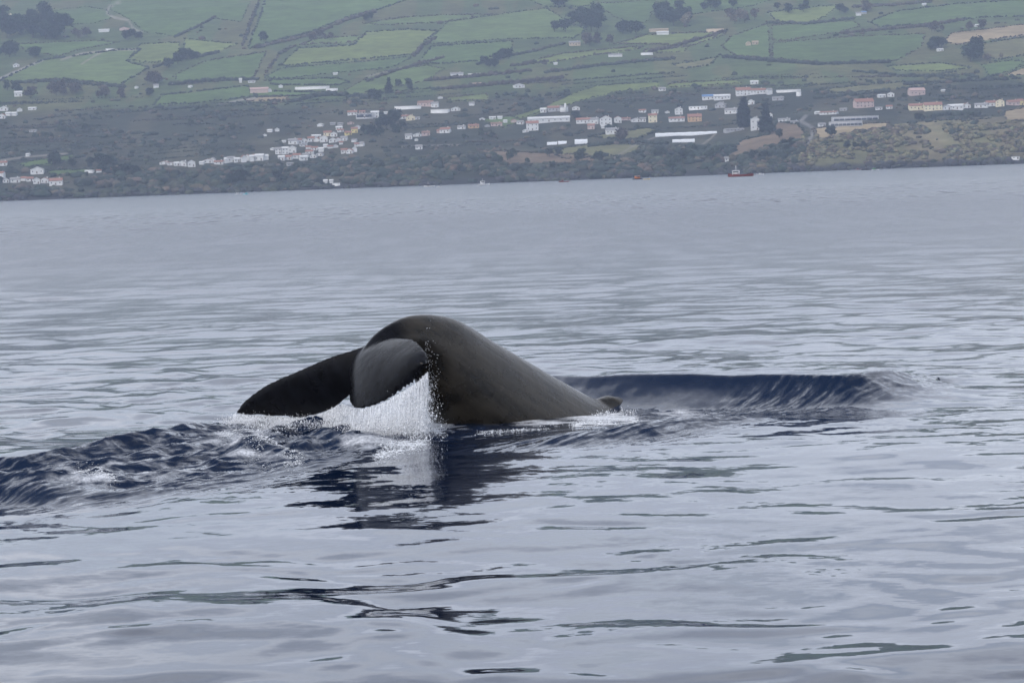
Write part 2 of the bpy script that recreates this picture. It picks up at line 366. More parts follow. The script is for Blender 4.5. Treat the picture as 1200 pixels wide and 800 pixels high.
def rows_z(X, Y, dr):
    """height of the sea: swell, small waves, and the water pushed up by the whale; chop and foam masks"""
    Z = np.zeros(X.shape)
    rs = np.random.default_rng(5)
    wx = X + 0.55 * (fbm(X / 1.9, Y / 1.9, 3, 71) - 0.5) * 2; wy = Y + 0.55 * (fbm(X / 2.1 + 40, Y / 2.1, 3, 72) - 0.5) * 2
    mod = 0.35 + 1.3 * fbm(X / 7.0, Y / 14.0, 3, 73) ** 1.5 * 1.6
    mod = mod * (1 - 0.18 * np.exp(-(X / 6.0) ** 2 - ((Y - 27.0) / 8.5) ** 2))          # the slick in front of the whale
    nW = 84
    for k in range(nW):
        lam = 0.42 * (8.0 / 0.42) ** ((k / (nW - 1.0)) ** 1.15)
        ang = rs.normal(math.radians(95), math.radians(60))
        kx, ky = math.cos(ang) * 2 * math.pi / lam, math.sin(ang) * 2 * math.pi / lam
        s = WAVE_SLOPE * (0.75 if lam < 0.7 else 1.0) * (1.0 if lam < 2.2 else 0.6)
        a = s * lam / (2 * math.pi)
        att = sstep(2.2, 4.5, lam / dr)
        if att.max() <= 0: continue
        ph = rs.uniform(0, 6.28)
        Z += a * att * mod * np.sin(kx * wx + ky * wy + ph)
    chop = np.zeros(X.shape); foam = np.zeros(X.shape); wake = np.zeros(X.shape)
    near = (Y > 20) & (Y < 46) & (np.abs(X) < 9)
    if near.any():
        x, y = X[near], Y[near]
        rx = x + 0.25 * (fbm(x * 1.1, y * 1.1, 3, 81) - 0.5); ry = y + 0.25 * (fbm(x * 1.1 + 9, y * 1.1, 3, 82) - 0.5)
        d, p, s = polydist(rx, ry, BOWL)
        hgt = np.interp(p, BOWL_ARC, BOWL_H) * sstep(1.0, 0.9, p)
        inside = s < 0
        kin = np.where(inside, 1.0, 0.0)
        fl = np.interp(p, [0, .55, .8, 1], [.40, .42, .42, .34])
        prof = np.where(inside, np.exp(-(d / fl) ** 1.05) - 0.10 * sstep(0.3, 0.9, d) * (1 - sstep(0.9, 2.4, d)), np.exp(-(d / 0.75) ** 2))
        z = hgt * prof
        basin = np.exp(-(((x - 2.6) / 2.0) ** 2 + ((y - 35.4) / 0.8) ** 2)) * 0.05
        z -= 0.3 * basin
        c = kin * np.exp(-((d - 0.25) / 0.45) ** 2) * np.interp(p, [0, .5, .62, .8, .93, 1], [.2, .25, .7, .7, .4, 0])
        c = np.maximum(c, 0.45 * np.exp(-(((x - 2.8) / 1.6) ** 2 + ((y - 35.2) / 0.9) ** 2)))
        # left wake
        d, p, s = polydist(rx, ry, LEFT)
        hgt = np.interp(p, [0, .2, .5, .8, 1], [.15, .22, .25, .22, .06])
        nearside = s < 0
        prof = np.where(nearside, 1 - sstep(0.0, 0.40, d) ** 0.9, np.exp(-(d / 0.7) ** 2))
        z += hgt * prof
        band = np.where(nearside, 1 - sstep(1.7, 3.1, d + 0.8 * (fbm(x / 1.2, y / 1.2, 3, 83) - 0.5)), 1 - sstep(0.0, 0.22, d)) * sstep(-0.7, -1.9, x + (34 - y) * 0.05)
        ca = 0.56 * x + 0.83 * y; cc = 0.83 * x - 0.56 * y                # along and across the wake
        for off, hh, wdt in ((0.50, .10, .26), (0.95, .08, .24), (1.45, .07, .26)):
            dd = d - off - 0.35 * (fbm(ca * 0.9 + off * 7, cc * 0.3, 3, 84) - 0.5)
            z += np.where(nearside, hh * (0.35 + 1.3 * fbm(ca * 0.7 + off * 3, cc * 0.4, 2, 85)) * np.where(dd > 0, 1 - sstep(0, wdt, dd), np.exp(-(dd / 0.30) ** 2)), 0) * sstep(-0.9, -1.9, x)
        d2, p2, s2 = polydist(rx, ry, LEFT2)
        z += np.interp(p2, [0, .3, .6, 1], [.1, .14, .13, 0]) * np.where(s2 < 0, 1 - sstep(0, 0.5, d2), np.exp(-(d2 / 0.6) ** 2))
        c = np.maximum(c, band * 0.9)
        d3, p3, s3 = polydist(rx, ry, FRONT)
        ns = s3 > 0
        z += np.interp(p3, [0, .2, .5, .8, 1], [.05, .11, .13, .08, 0.02]) * np.where(ns, 1 - sstep(0, 0.45, d3), np.exp(-(d3 / 0.5) ** 2))
        c = np.maximum(c, np.where(ns, np.exp(-(d3 / 0.5) ** 2), np.exp(-(d3 / 0.3) ** 2)) * 0.9)
        d4, p4, s4 = polydist(rx, ry, UNDER)
        z += 0.12 * np.sin(np.pi * np.clip(p4, 0, 1)) * np.where(s4 < 0, 1 - sstep(0, 0.35, d4), np.exp(-(d4 / 0.35) ** 2))
        body = np.exp(-(((x + 1.7) / 1.7) ** 4 + ((y - 33.3) / 1.0) ** 4))
        c = np.maximum(c, body * 0.75)
        # choppy water: sharp little ridges
        r1 = 1 - np.abs(2 * fbm(ca * 0.8, cc * 1.7, 3, 91) - 1); r2 = 1 - np.abs(2 * fbm(ca * 2.0, cc * 4.2, 3, 92) - 1)
        d5, p5, s5 = polydist(rx, ry, SHADOW)
        z += np.sin(np.pi * np.clip(p5, 0, 1)) * 0.10 * np.where(s5 < 0, 1 - sstep(0, 0.42, d5), np.exp(-(d5 / 0.35) ** 2))
        z += band * (0.055 * (r1 ** 2 - 0.45) + 0.035 * (r2 ** 2 - 0.4)) + (c - band * 0.9).clip(0, 1) * 0.035 * (r2 - 0.5) + body * 0.06 * (r1 ** 2 - 0.4)
        Z[near] = Z[near] * (1 - 0.5 * c) + z; chop[near] = c; wake[near] = np.maximum(np.maximum(band, 0.6 * body), np.maximum(0.8 * np.exp(-(d3 / 0.42) ** 2), 0.75 * np.exp(-(d2 / 0.5) ** 2) * sstep(-2.2, -3.2, x))); wake[near] = np.maximum(wake[near], np.maximum(0.12 * np.where(kin > 0.2, c, 0), 0.6 * sstep(1.6, 0.3, np.hypot((x - 3.6 - 0.45 * (y - 35.9)) / 0.95, (y - 35.75) / 0.8)) * np.where(kin > 0.2, 1, 0)))
        # foam
        px, py = project(np.stack([x, y, z], -1))
        fn = fbm(x * 5, y * 5, 4, 95); fl = fbm(x * 1.6, y * 1.1, 3, 96)
        fo = np.zeros(x.shape)
        for (fx, fy, ax, ay, st) in ((107,559,38,6,1.0), (300,531,60,7,.75), (275,514,40,12,.55), (440,518,55,9,.7), (508,500,22,9,.6), (700,488,55,6,1.0), (650,494,60,4,.6), (560,501,60,3,.4), (800,485,40,5,.6), (200,520,90,10,.30), (170,548,110,14,.28)):
            fo = np.maximum(fo, st * np.exp(-(((px - fx) / ax) ** 2 + ((py - fy) / ay) ** 2)))
        foam[near] = np.clip(fo * 1.35 + (fn - 0.5) * 1.5 + (fl - 0.5) * 0.8 - 0.38, 0, 1) * sstep(0.04, 0.2, fo)
    return Z, chop, foam, wake
WAVE_SLOPE = 0.0074

def build_sea():
    o_ = np.concatenate([[1.48, 1.8, 2.2, 2.8], np.arange(3.2, 120, 0.55), np.arange(120, 222, 0.55), np.arange(222, 345, 0.38), np.arange(345, 660, 0.95), np.geomspace(670, 6000, 14)])
    r = F * H / o_
    t0 = math.atan(720 / F)
    fine = np.linspace(-t0, t0, 640)
    side = np.geomspace(0.004, math.pi - t0, 26)
    th = np.concatenate([-(t0 + side[::-1]), fine, t0 + side])
    rr, tt = np.meshgrid(r, th, indexing='ij')
    X = rr * np.sin(tt); Y = rr * np.cos(tt)
    dr = np.gradient(r)[:, None] * -1.0; dr = np.abs(dr) * np.ones_like(X)
    dr = np.where(np.abs(tt) > t0 + 0.02, 50, dr)
    Z, chop, foam, wake = rows_z(X, Y, dr)
    V = np.stack([X, Y, Z], -1).reshape(-1, 3); R, C = X.shape
    i = np.arange(R * C).reshape(R, C)
    Fq = np.stack([i[:-1, :-1], i[1:, :-1], i[1:, 1:], i[:-1, 1:]], -1).reshape(-1, 4)
    M = Mat('sea_water')
    M.b.inputs['Base Color'].default_value = (0.0016, 0.0100, 0.034, 1); M.b.inputs['IOR'].default_value = 1.333
    g = M.n('ShaderNodeNewGeometry')
    at_r = M.attr('rough'); at_c = M.attr('chop'); at_f = M.attr('foam'); at_w = M.attr('ruffle')
    def ripple(scale, detail, amp):
        vec = M.coords(scale); n = M.noise(1.0, detail, 0.55, vec)
        s = M.n('ShaderNodeVectorMath', operation='SUBTRACT'); M.l(n.outputs['Color'], s.inputs[0]); s.inputs[1].default_value = (0.5, 0.5, 0.5)
        mu = M.n('ShaderNodeVectorMath', operation='MULTIPLY'); M.l(s.outputs[0], mu.inputs[0]); mu.inputs[1].default_value = (1, 1, 0)
        sc = M.n('ShaderNodeVectorMath', operation='SCALE'); M.l(mu.outputs[0], sc.inputs[0])
        if isinstance(amp, (int, float)): sc.inputs['Scale'].default_value = amp
        else: M.l(amp, sc.inputs['Scale'])
        return sc.outputs[0]
    patch = M.noise(0.22, 3, 0.5, M.coords((1, 0.6, 1)))
    a1 = ripple((4.5, 4.5, 4.5), 2, M.rng(patch.outputs['Fac'], 0.42, 0.62, 0.0, 0.10))
    a5 = ripple((9, 13, 9), 3, M.rng(patch.outputs['Fac'], 0.35, 0.65, 0.02, 0.085))
    a2 = ripple((11, 7, 9), 4, M.math('MULTIPLY', at_c.outputs['Fac'], 0.6))
    a3 = ripple((0.9, 0.085, 1), 3, M.math('MULTIPLY', at_w.outputs['Fac'], 4.0))
    gp = M.n('ShaderNodeNewGeometry'); mr = M.n('ShaderNodeMapping'); mr.inputs['Rotation'].default_value = (0, 0, math.radians(-56)); M.l(gp.outputs['Position'], mr.inputs['Vector'])
    ms_ = M.n('ShaderNodeMapping'); ms_.inputs['Scale'].default_value = (1.7, 10, 5); M.l(mr.outputs[0], ms_.inputs['Vector'])
    nw = M.noise(1.0, 5, 0.6, ms_.outputs[0])
    sw = M.n('ShaderNodeVectorMath', operation='SUBTRACT'); M.l(nw.outputs['Color'], sw.inputs[0]); sw.inputs[1].default_value = (0.5, 0.56, 0.5)
    mw = M.n('ShaderNodeVectorMath', operation='MULTIPLY'); M.l(sw.outputs[0], mw.inputs[0]); mw.inputs[1].default_value = (1, 1, 0)
    cw = M.n('ShaderNodeVectorMath', operation='SCALE'); M.l(mw.outputs[0], cw.inputs[0]); M.l(M.math('MULTIPLY', M.attr('wake').outputs['Fac'], 2.5), cw.inputs['Scale'])
    a4 = cw.outputs[0]
    def add(a, b):
        v = M.n('ShaderNodeVectorMath', operation='ADD'); M.l(a, v.inputs[0]); M.l(b, v.inputs[1]); return v.outputs[0]
    nn = M.n('ShaderNodeVectorMath', operation='NORMALIZE'); M.l(add(add(add(g.outputs['Normal'], a1), add(a2, a3)), add(a4, a5)), nn.inputs[0])
    M.l(nn.outputs[0], M.b.inputs['Normal'])
    M.l(at_r.outputs['Fac'], M.b.inputs['Roughness'])
    fo = M.n('ShaderNodeBsdfPrincipled'); fo.inputs['Base Color'].default_value = (0.78, 0.80, 0.84, 1); fo.inputs['Roughness'].default_value = 0.6
    fn = M.noise(40, 4, 0.7, M.coords((1, 0.6, 1)))
    ff = M.math('MULTIPLY', at_f.outputs['Fac'], M.rng(fn.outputs['Fac'], 0.35, 0.6, 0.45, 1.15))
    ms = M.n('ShaderNodeMixShader'); M.l(M.math('MINIMUM', ff, 1.0), ms.inputs[0]); M.l(M.b.outputs[0], ms.inputs[1]); M.l(fo.outputs[0], ms.inputs[2])
    M.l(ms.outputs[0], M.o.inputs['Surface'])
    me = mesh_from('sea', V, Fq, M.m, True)
    D = np.hypot(V[:, 0], V[:, 1])
    ruf = sstep(200, 290, D) * (1 - sstep(430, 620, D + 160 * (fbm(V[:, 0] / 60, V[:, 1] / 90, 3, 77) - 0.5)))
    rough = np.interp(D, [0, 30, 60, 120, 250, 500, 1500, 9000], [.02, .035, .14, .25, .28, .23, .22, .22]) - 0.04 * ruf
    vattr(me, 'rough', rough); vattr(me, 'chop', chop.ravel()); vattr(me, 'foam', foam.ravel()); vattr(me, 'wake', wake.ravel()); vattr(me, 'ruffle', (0.10 * (1 - sstep(500, 750, D)) + 0.20 * ruf + 0.10 * (fbm(V[:, 0] / 25, V[:, 1] / 160, 3, 78) - 0.5)).clip(0, 1) * sstep(60, 220, D) + 0.015)
    o = link('sea', me); tag(o, 'calm silvery sea surface with dark blue wake around the whale', 'sea', kind='structure')
    return X, Y, Z
SEA_X, SEA_Y, SEA_Z = build_sea()

# ------------------------------------------------------------------ whale
HEAD = math.radians(40)                                    # heading: to the right and away from the camera
hv = np.array([math.cos(HEAD), math.sin(HEAD), 0]); side_v = np.array([math.sin(HEAD), -math.cos(HEAD), 0])
def mid(px, py):
    """a pixel on the whale's upright middle plane"""
    p0 = at(440, 400, WHALE_Y); d = ray(px, py); o = np.array([0, 0, H])
    t = np.dot(p0 - o, side_v) / np.dot(d, side_v)
    return o + d * t
def loft(rings):
    V = np.concatenate(rings); n = len(rings[0]); R = len(rings)
    i = np.arange(R * n).reshape(R, n); j = np.roll(i, -1, 1)
    Fq = np.stack([i[:-1], j[:-1], j[1:], i[1:]], -1).reshape(-1, 4)
    faces = Fq.tolist(); faces.append(list(range(n))[::-1]); faces.append(list(range((R - 1) * n, R * n)))
    return V, faces
def cspline(P, n):
    P = np.asarray(P, float); t = np.linspace(0, len(P) - 1, n); res = []
    for q in t:
        i = min(int(q), len(P) - 2); f = q - i
        p0, p1, p2, p3 = P[max(i - 1, 0)], P[i], P[i + 1], P[min(i + 2, len(P) - 1)]
        res.append(0.5 * ((2 * p1) + (-p0 + p2) * f + (2 * p0 - 5 * p1 + 4 * p2 - p3) * f * f + (-p0 + 3 * p1 - 3 * p2 + p3) * f ** 3))
    return np.array(res)
def build_whale():
    # back line and belly line of the tail stock, from the fluke notch to the water, then the sunken body
    dv = [((410,462),(416,466),.06), ((415,436),(430,444),.11), ((427,408),(452,424),.15), ((448,385),(470,420),.19), ((484,369),(484,424),.26),
          ((530,373),(495,452),.36), ((575,399),(508,486),.46), ((616,423),(533,526),.54), ((660,448.5),(580,562),.60), ((704,471),(636,598),.64)]
    C = []; Nn = []; W = []
    for a, b, wd in dv:
        A, B = mid(*a), mid(*b); C.append((A + B) / 2); Nn.append((A - B) / 2); W.append(wd)
    for k, (adv, dz, rad) in enumerate(((0.6, -.20, .78), (1.4, -.45, .88), (2.4, -.7, .98), (3.6, -.9, 1.05), (4.8, -1.0, 1.05), (5.8, -1.05, .98), (6.4, -1.1, .6), (6.55, -1.1, .15))):
        C.append(C[9] + hv * adv + np.array([0, 0, dz])); Nn.append(np.array([0, 0, 1.0]) * rad + hv * 0.25 * rad * max(0, 1 - k / 3)); W.append(rad * 0.9)
    D = np.hstack([np.array(C), np.array(Nn), np.array(W)[:, None]])
    S = cspline(D, 90)
    rings = []; nseg = 40
    for s in S:
        c, n, wd = s[:3], s[3:6], s[6]
        ring = []
        for k in range(nseg):
            a = 2 * math.pi * k / nseg; ca, sa = math.cos(a), math.sin(a)
            narrow = 1 - 0.34 * max(0, ca) ** 1.5               # the back narrows to a ridge
            ring.append(c + n * ca + side_v * wd * sa * narrow)
        rings.append(np.array(ring))
    Vb, Fb = loft(rings)
    verts = [Vb]; faces = [f for f in Fb]; base = len(Vb)
    def add(V, Fs):
        nonlocal base
        verts.append(V); faces.extend([[i + base for i in f] for f in Fs]); base += len(V)
    # a fluke lobe: leading and trailing edge points (px, py, depth), airfoil section, cambered
    def lobe(L, T, th, camber, sgn):
        Ls = cspline([at(*p) for p in L], 36); Ts = cspline([at(*p) for p in T], 36)
        rings = []
        m = 12
        for u, (a, b) in enumerate(zip(Ls, Ts)):
            uu = u / 35; ch = b - a
            k = min(u + 1, 35); k0 = max(u - 1, 0)
            span = (Ls[k] + Ts[k]) - (Ls[k0] + Ts[k0]); nrm = np.cross(ch, span); nl = np.linalg.norm(nrm)
            nrm = nrm / nl if nl > 1e-6 else np.array([0, -1, 0.])
            if nrm[1] > 0: nrm = -nrm                               # towards the camera side
            t_ = th * (1 - 0.62 * uu)
            ring = []
            for q in list(range(m + 1)) + list(range(m - 1, 0, -1)):
                pass
            for q in range(m + 1):
                v = q / m; half = t_ * (0.20 + 1.55 * math.sqrt(max(v, 0)) * (1 - v) * 1.0) * 0.5 if v > 0 else t_ * 0.10
                ring.append(a + ch * v + nrm * (camber * math.sin(math.pi * v) * (1 - 0.4 * uu) + half))
            for q in range(m, -1, -1):
                v = q / m; half = t_ * (0.20 + 1.55 * math.sqrt(max(v, 0)) * (1 - v) * 1.0) * 0.5 if v > 0 else t_ * 0.10
                ring.append(a + ch * v + nrm * (camber * math.sin(math.pi * v) * (1 - 0.4 * uu) - half))
            rings.append(np.array(ring))
        add(*loft(rings))
    lobe([(446,402,34.0),(458,396.5,33.85),(472,395.5,33.6),(485,398,33.35),(496,407,33.05),(502,416,32.9),(504.5,427,32.8)],
         [(414,462,34.0),(411,474,33.65),(422,480,33.35),(444,474,33.1),(470,460,32.9),(492,446,32.8),(504,432,32.78)], 0.12, 0.15, 1)
    lobe([(446,398,34.0),(418,408,34.06),(385,418.5,34.16),(350,433.5,34.26),(316,448.5,34.36),(290,466,34.44),(276.5,482,34.5)],
         [(420,450,34.05),(407,466,34.15),(388,480,34.28),(356,489,34.40),(322,488,34.47),(295,486.5,34.5),(277,486,34.52)], 0.15, 0.03, -1)
    # low rounded dorsal hump
    c = mid(709, 487)
    V, Fs = ICO2
    hump = np.array([c + hv * (v[0] * 0.40 + 0.05 * v[2]) + np.array([0, 0, 1]) * v[2] * 0.25 + side_v * v[1] * 0.20 for v in V])
    add(hump, Fs.tolist())
    V = np.concatenate(verts)
    me = bpy.data.meshes.new('whale_raw'); me.from_pydata(V.tolist(), [], faces); me.update()
    bm = bmesh.new(); bm.from_mesh(me); bmesh.ops.recalc_face_normals(bm, faces=bm.faces); bm.to_mesh(me); bm.free()
    o = link('whale', me)
    rm = o.modifiers.new('r', 'REMESH'); rm.mode = 'VOXEL'; rm.voxel_size = 0.022; rm.use_smooth_shade = True
    sm = o.modifiers.new('s', 'SMOOTH'); sm.factor = 0.5; sm.iterations = 9
    dg = bpy.context.evaluated_depsgraph_get(); ev = o.evaluated_get(dg)
    me2 = bpy.data.meshes.new_from_object(ev); o.modifiers.clear(); o.data = me2; bpy.data.meshes.remove(me)
    me2.polygons.foreach_set('use_smooth', np.ones(len(me2.polygons), bool))
    # skin: brown grey stock, blue-black flukes, wet sheen, faint scratches along the body
    co = np.zeros(len(me2.vertices) * 3, np.float32); me2.vertices.foreach_get('co', co); co = co.reshape(-1, 3)
    pr = (co - mid(470, 400)) @ hv
    flk = sstep(0.12, -0.22, pr + 0.12 * (fbm(co[:, 1] * 5, co[:, 2] * 5, 3, 5) - 0.5))
    sidep = (co - mid(440, 400)) @ side_v
    flk = np.maximum(flk, sstep(0.36, 0.5, np.abs(sidep)) * sstep(0.75, 0.45, pr))
    vattr(me2, 'fluke', flk)
    Tv = hv * math.cos(math.radians(38)) - np.array([0, 0, 1.0]) * math.sin(math.radians(38)); Nv = hv * math.sin(math.radians(38)) + np.array([0, 0, 1.0]) * math.cos(math.radians(38))
    vattr(me2, 'along', np.stack([co @ Tv, co @ Nv, co @ side_v], -1))
    M = Mat('whale_skin'); ob = M.n('ShaderNodeTexCoord')
    def vecs(rz, sc):
        mp = M.n('ShaderNodeMapping'); mp.inputs['Rotation'].default_value = rz; mp.inputs['Scale'].default_value = sc
        M.l(ob.outputs['Object'], mp.inputs['Vector']); return mp.outputs[0]
    mp = M.n('ShaderNodeMapping'); mp.inputs['Scale'].default_value = (1.3, 9, 9); M.l(M.attr('along').outputs['Vector'], mp.inputs['Vector'])
    streak = M.noise(1.0, 5, 0.6, mp.outputs[0])
    blot = M.noise(3.2, 5, 0.6, ob.outputs['Object'])
    fine = M.noise(60, 3, 0.6, ob.outputs['Object'])
    a = M.mix(M.rng(streak.outputs['Fac'], 0.38, 0.64, 0, 1), (0.008, 0.0066, 0.0046), (0.027, 0.0220, 0.0155))
    a = M.mix(M.rng(blot.outputs['Fac'], 0.45, 0.75, 0, 0.7), a, (0.042, 0.0345, 0.0245))
    b_ = M.mix(M.rng(streak.outputs['Fac'], 0.4, 0.7, 0, 1), (0.002, 0.002, 0.003), (0.007, 0.0075, 0.011))
    M.l(M.mix(M.attr('fluke').outputs['Fac'], a, b_), M.b.inputs['Base Color'])
    M.l(M.rng(blot.outputs['Fac'], 0.3, 0.7, 0.20, 0.36), M.b.inputs['Roughness'])
    M.l(M.rng(M.attr('fluke').outputs['Fac'], 0, 1, 0.32, 0.10), M.b.inputs['Specular IOR Level'])
    M.b.inputs['Coat Weight'].default_value = 0.08; M.b.inputs['Coat Roughness'].default_value = 0.15
    mw_ = M.n('ShaderNodeMapping'); mw_.inputs['Scale'].default_value = (9, 3.5, 3.5); M.l(M.attr('along').outputs['Vector'], mw_.inputs['Vector'])
    wrk = M.noise(1.0, 4, 0.6, mw_.outputs[0])
    hb = M.math('ADD', M.math('ADD', M.math('MULTIPLY', streak.outputs['Fac'], 0.6), M.math('MULTIPLY', wrk.outputs['Fac'], 0.45)), M.math('MULTIPLY', fine.outputs['Fac'], 0.10))
    bp = M.n('ShaderNodeBump'); bp.inputs['Strength'].default_value = 0.4; bp.inputs['Distance'].default_value = 0.035
    M.l(hb, bp.inputs['Height']); M.l(bp.outputs[0], M.b.inputs['Normal'])
    me2.materials.clear(); me2.materials.append(M.m)
    tag(o, 'dark grey diving whale with arched tail stock and drooping wet flukes', 'whale')
build_whale()

# ------------------------------------------------------------------ spray pouring off the flukes, foam lumps
def blobs(pts, sizes, stretch, shape, jit=0.25, rot=True, seed=3):
    """many small lumps joined in one mesh: pts (n,3), sizes (n,), stretch (n,3)"""
    rs = np.random.default_rng(seed); V, Fs = shape; n = len(pts); nv = len(V)
    P = V[None] * (1 + jit * (rs.random((n, nv, 1)) - 0.5) * 2)
    P = P * (sizes[:, None, None] * stretch[:, None, :])
    if rot:
        a = rs.uniform(0, 6.28, n); ca, sa = np.cos(a)[:, None], np.sin(a)[:, None]
        P = np.stack([P[..., 0] * ca - P[..., 1] * sa, P[..., 0] * sa + P[..., 1] * ca, P[..., 2]], -1)
    P = P + pts[:, None, :]
    FF = Fs[None] + (np.arange(n) * nv)[:, None, None]
    return P.reshape(-1, 3), FF.reshape(-1, Fs.shape[1])
OCT = (np.array([[1, 0, 0], [-1, 0, 0], [0, 1, 0], [0, -1, 0], [0, 0, 1], [0, 0, -1]], float),
       np.array([[0, 2, 4], [2, 1, 4], [1, 3, 4], [3, 0, 4], [2, 0, 5], [1, 2, 5], [3, 1, 5], [0, 3, 5]]))
def sea_height(x, y):
    xv = np.atleast_1d(x); yv = np.atleast_1d(y)
    return rows_z(xv.astype(float), yv.astype(float), np.full(xv.shape, 0.06))[0]
def build_splash():
    rs = np.random.default_rng(12)
    M = Mat('spray_water')
    n = M.noise(25, 3, 0.6, M.coords())
    M.l(M.mix(M.rng(n.outputs['Fac'], 0.35, 0.65, 0, 1), (0.80, 0.82, 0.86), (0.93, 0.94, 0.96)), M.b.inputs['Base Color'])
    M.b.inputs['Roughness'].default_value = 0.18; M.b.inputs['IOR'].default_value = 1.33
    M.b.inputs['Subsurface Weight'].default_value = 0.0
    edge_far = cspline([at(*p) for p in [(274,486,34.5),(300,487,34.5),(331,489,34.45),(356,490,34.40),(380,484,34.3),(398,475,34.2)]], 200)
    edge_near = cspline([at(*p) for p in [(400,474,34.0),(412,478,33.65),(424,480,33.35),(446,474,33.1),(470,461,32.9),(490,448,32.8),(502,436,32.78)]], 200)
    P = []; S = []; T = []
    def fall(edge, n, drift, fade, dens=None):
        idx = rs.integers(0, len(edge), n) if dens is None else rs.choice(len(edge), n, p=dens / dens.sum())
        e = edge[idx]; q = rs.random(n) ** fade
        sz = sea_height(e[:, 0], e[:, 1]) - 0.02
        z = e[:, 2] * (1 - q) + sz * q
        sp = 0.02 + 0.10 * q
        p = np.stack([e[:, 0] + rs.normal(0, 1, n) * sp + drift[0] * q, e[:, 1] + rs.normal(0, 1, n) * (sp + 0.03) + drift[1] * q, z + rs.normal(0, 0.012, n)], -1)
        # threads: clumps along the edge fall together
        thread = 0.6 * fbm(e[:, 0] * 26, e[:, 1] * 9 + q * 1.2, 2, 7) + 0.4 * fbm(e[:, 0] * 7, q * 4 + e[:, 1] * 3, 2, 17)
        keep = thread > rs.uniform(0.36, 0.62, n) + 0.05 * (1 - q)
        P.append(p[keep]); k = keep.sum(); S.append(rs.gamma(0.9, 0.0015, k) + 0.0008); T.append(np.stack([np.ones(k), np.ones(k), rs.uniform(0.9, 2.4, k)], -1))
    u = np.linspace(0, 1, 200)
    fall(edge_near, 30000, (-0.05, -0.1), 0.85, 0.35 + u ** 1.2 * (1 - sstep(.97, 1, u) * .5))
    fall(edge_far, 20000, (0.0, -0.45), 0.75, 1.1 - 0.5 * np.exp(-((u - .75) / .12) ** 2))
    # spray thrown up where it lands
    for (a, b, ya, yb, n, hh) in ((255, 345, 34.1, 33.5, 4200, .10), (425, 502, 33.0, 32.6, 5200, .22), (345, 425, 34.0, 33.2, 1600, .07), (690, 745, 35.7, 35.4, 500, .05), (500, 520, 33.8, 33.9, 500, .12)):
        t = rs.random(n); px = a + (b - a) * t; Y = ya + (yb - ya) * t + rs.normal(0, .15, n)
        X = (px - 600) * Y / F * 1.0 + Y * 0.0
        base = np.array([at(q, 500, yy)[0] for q, yy in zip(px, Y)])
        sz = sea_height(base, Y)
        P.append(np.stack([base + rs.normal(0, .04, n), Y, sz + np.abs(rs.normal(0, hh * 0.5, n)) * (0.4 + fbm(base * 4, Y * 4, 3, 9))], -1))
        S.append(rs.gamma(1.0, 0.0017, n) + 0.0010); T.append(np.stack([np.ones(n), np.ones(n), rs.uniform(.8, 1.8, n)], -1))
    # stray drops flung clear of the fluke tip
    n = 260; e = at(500, 450, 33.0); p = e + np.stack([np.abs(rs.normal(0, .07, n)), rs.normal(0, .1, n), rs.normal(0.0, .22, n)], -1)
    P.append(p); S.append(rs.uniform(.002, .005, n)); T.append(np.ones((n, 3)))
    P = np.concatenate(P); S = np.concatenate(S); T = np.concatenate(T)
    V, Fs = blobs(P, S, T, OCT, 0.3, True, 4)
    # thin torn sheets of falling water
    SM = Mat('falling_sheet'); av = SM.attr('fallpos')
    mp1 = SM.n('ShaderNodeMapping'); mp1.inputs['Scale'].default_value = (34, 2.6, 1); SM.l(av.outputs['Vector'], mp1.inputs['Vector'])
    mp2 = SM.n('ShaderNodeMapping'); mp2.inputs['Scale'].default_value = (75, 16, 1); SM.l(av.outputs['Vector'], mp2.inputs['Vector'])
    n1 = SM.noise(1.0, 3, 0.6, mp1.outputs[0]); n2 = SM.noise(1.0, 3, 0.6, mp2.outputs[0])
    al = SM.math('ADD', SM.math('MULTIPLY', n1.outputs['Fac'], 0.65), SM.math('MULTIPLY', n2.outputs['Fac'], 0.35))
    SM.l(SM.mix(SM.rng(n2.outputs['Fac'], .35, .65, 0, 1), (0.74, 0.78, 0.84), (0.93, 0.94, 0.96)), SM.b.inputs['Base Color']); SM.b.inputs['Roughness'].default_value = 0.25
    tl = SM.n('ShaderNodeBsdfTranslucent'); tl.inputs['Color'].default_value = (0.9, 0.92, 0.95, 1)
    m1 = SM.n('ShaderNodeMixShader'); m1.inputs[0].default_value = 0.3; SM.l(SM.b.outputs[0], m1.inputs[1]); SM.l(tl.outputs[0], m1.inputs[2])
    tr = SM.n('ShaderNodeBsdfTransparent'); m2 = SM.n('ShaderNodeMixShader'); SM.l(SM.rng(al, .40, .57, 0, 0.95), m2.inputs[0]); SM.l(tr.outputs[0], m2.inputs[1]); SM.l(m1.outputs[0], m2.inputs[2]); SM.l(m2.outputs[0], SM.o.inputs['Surface'])
    sv = []; sf = []; sa = []; b0 = 0
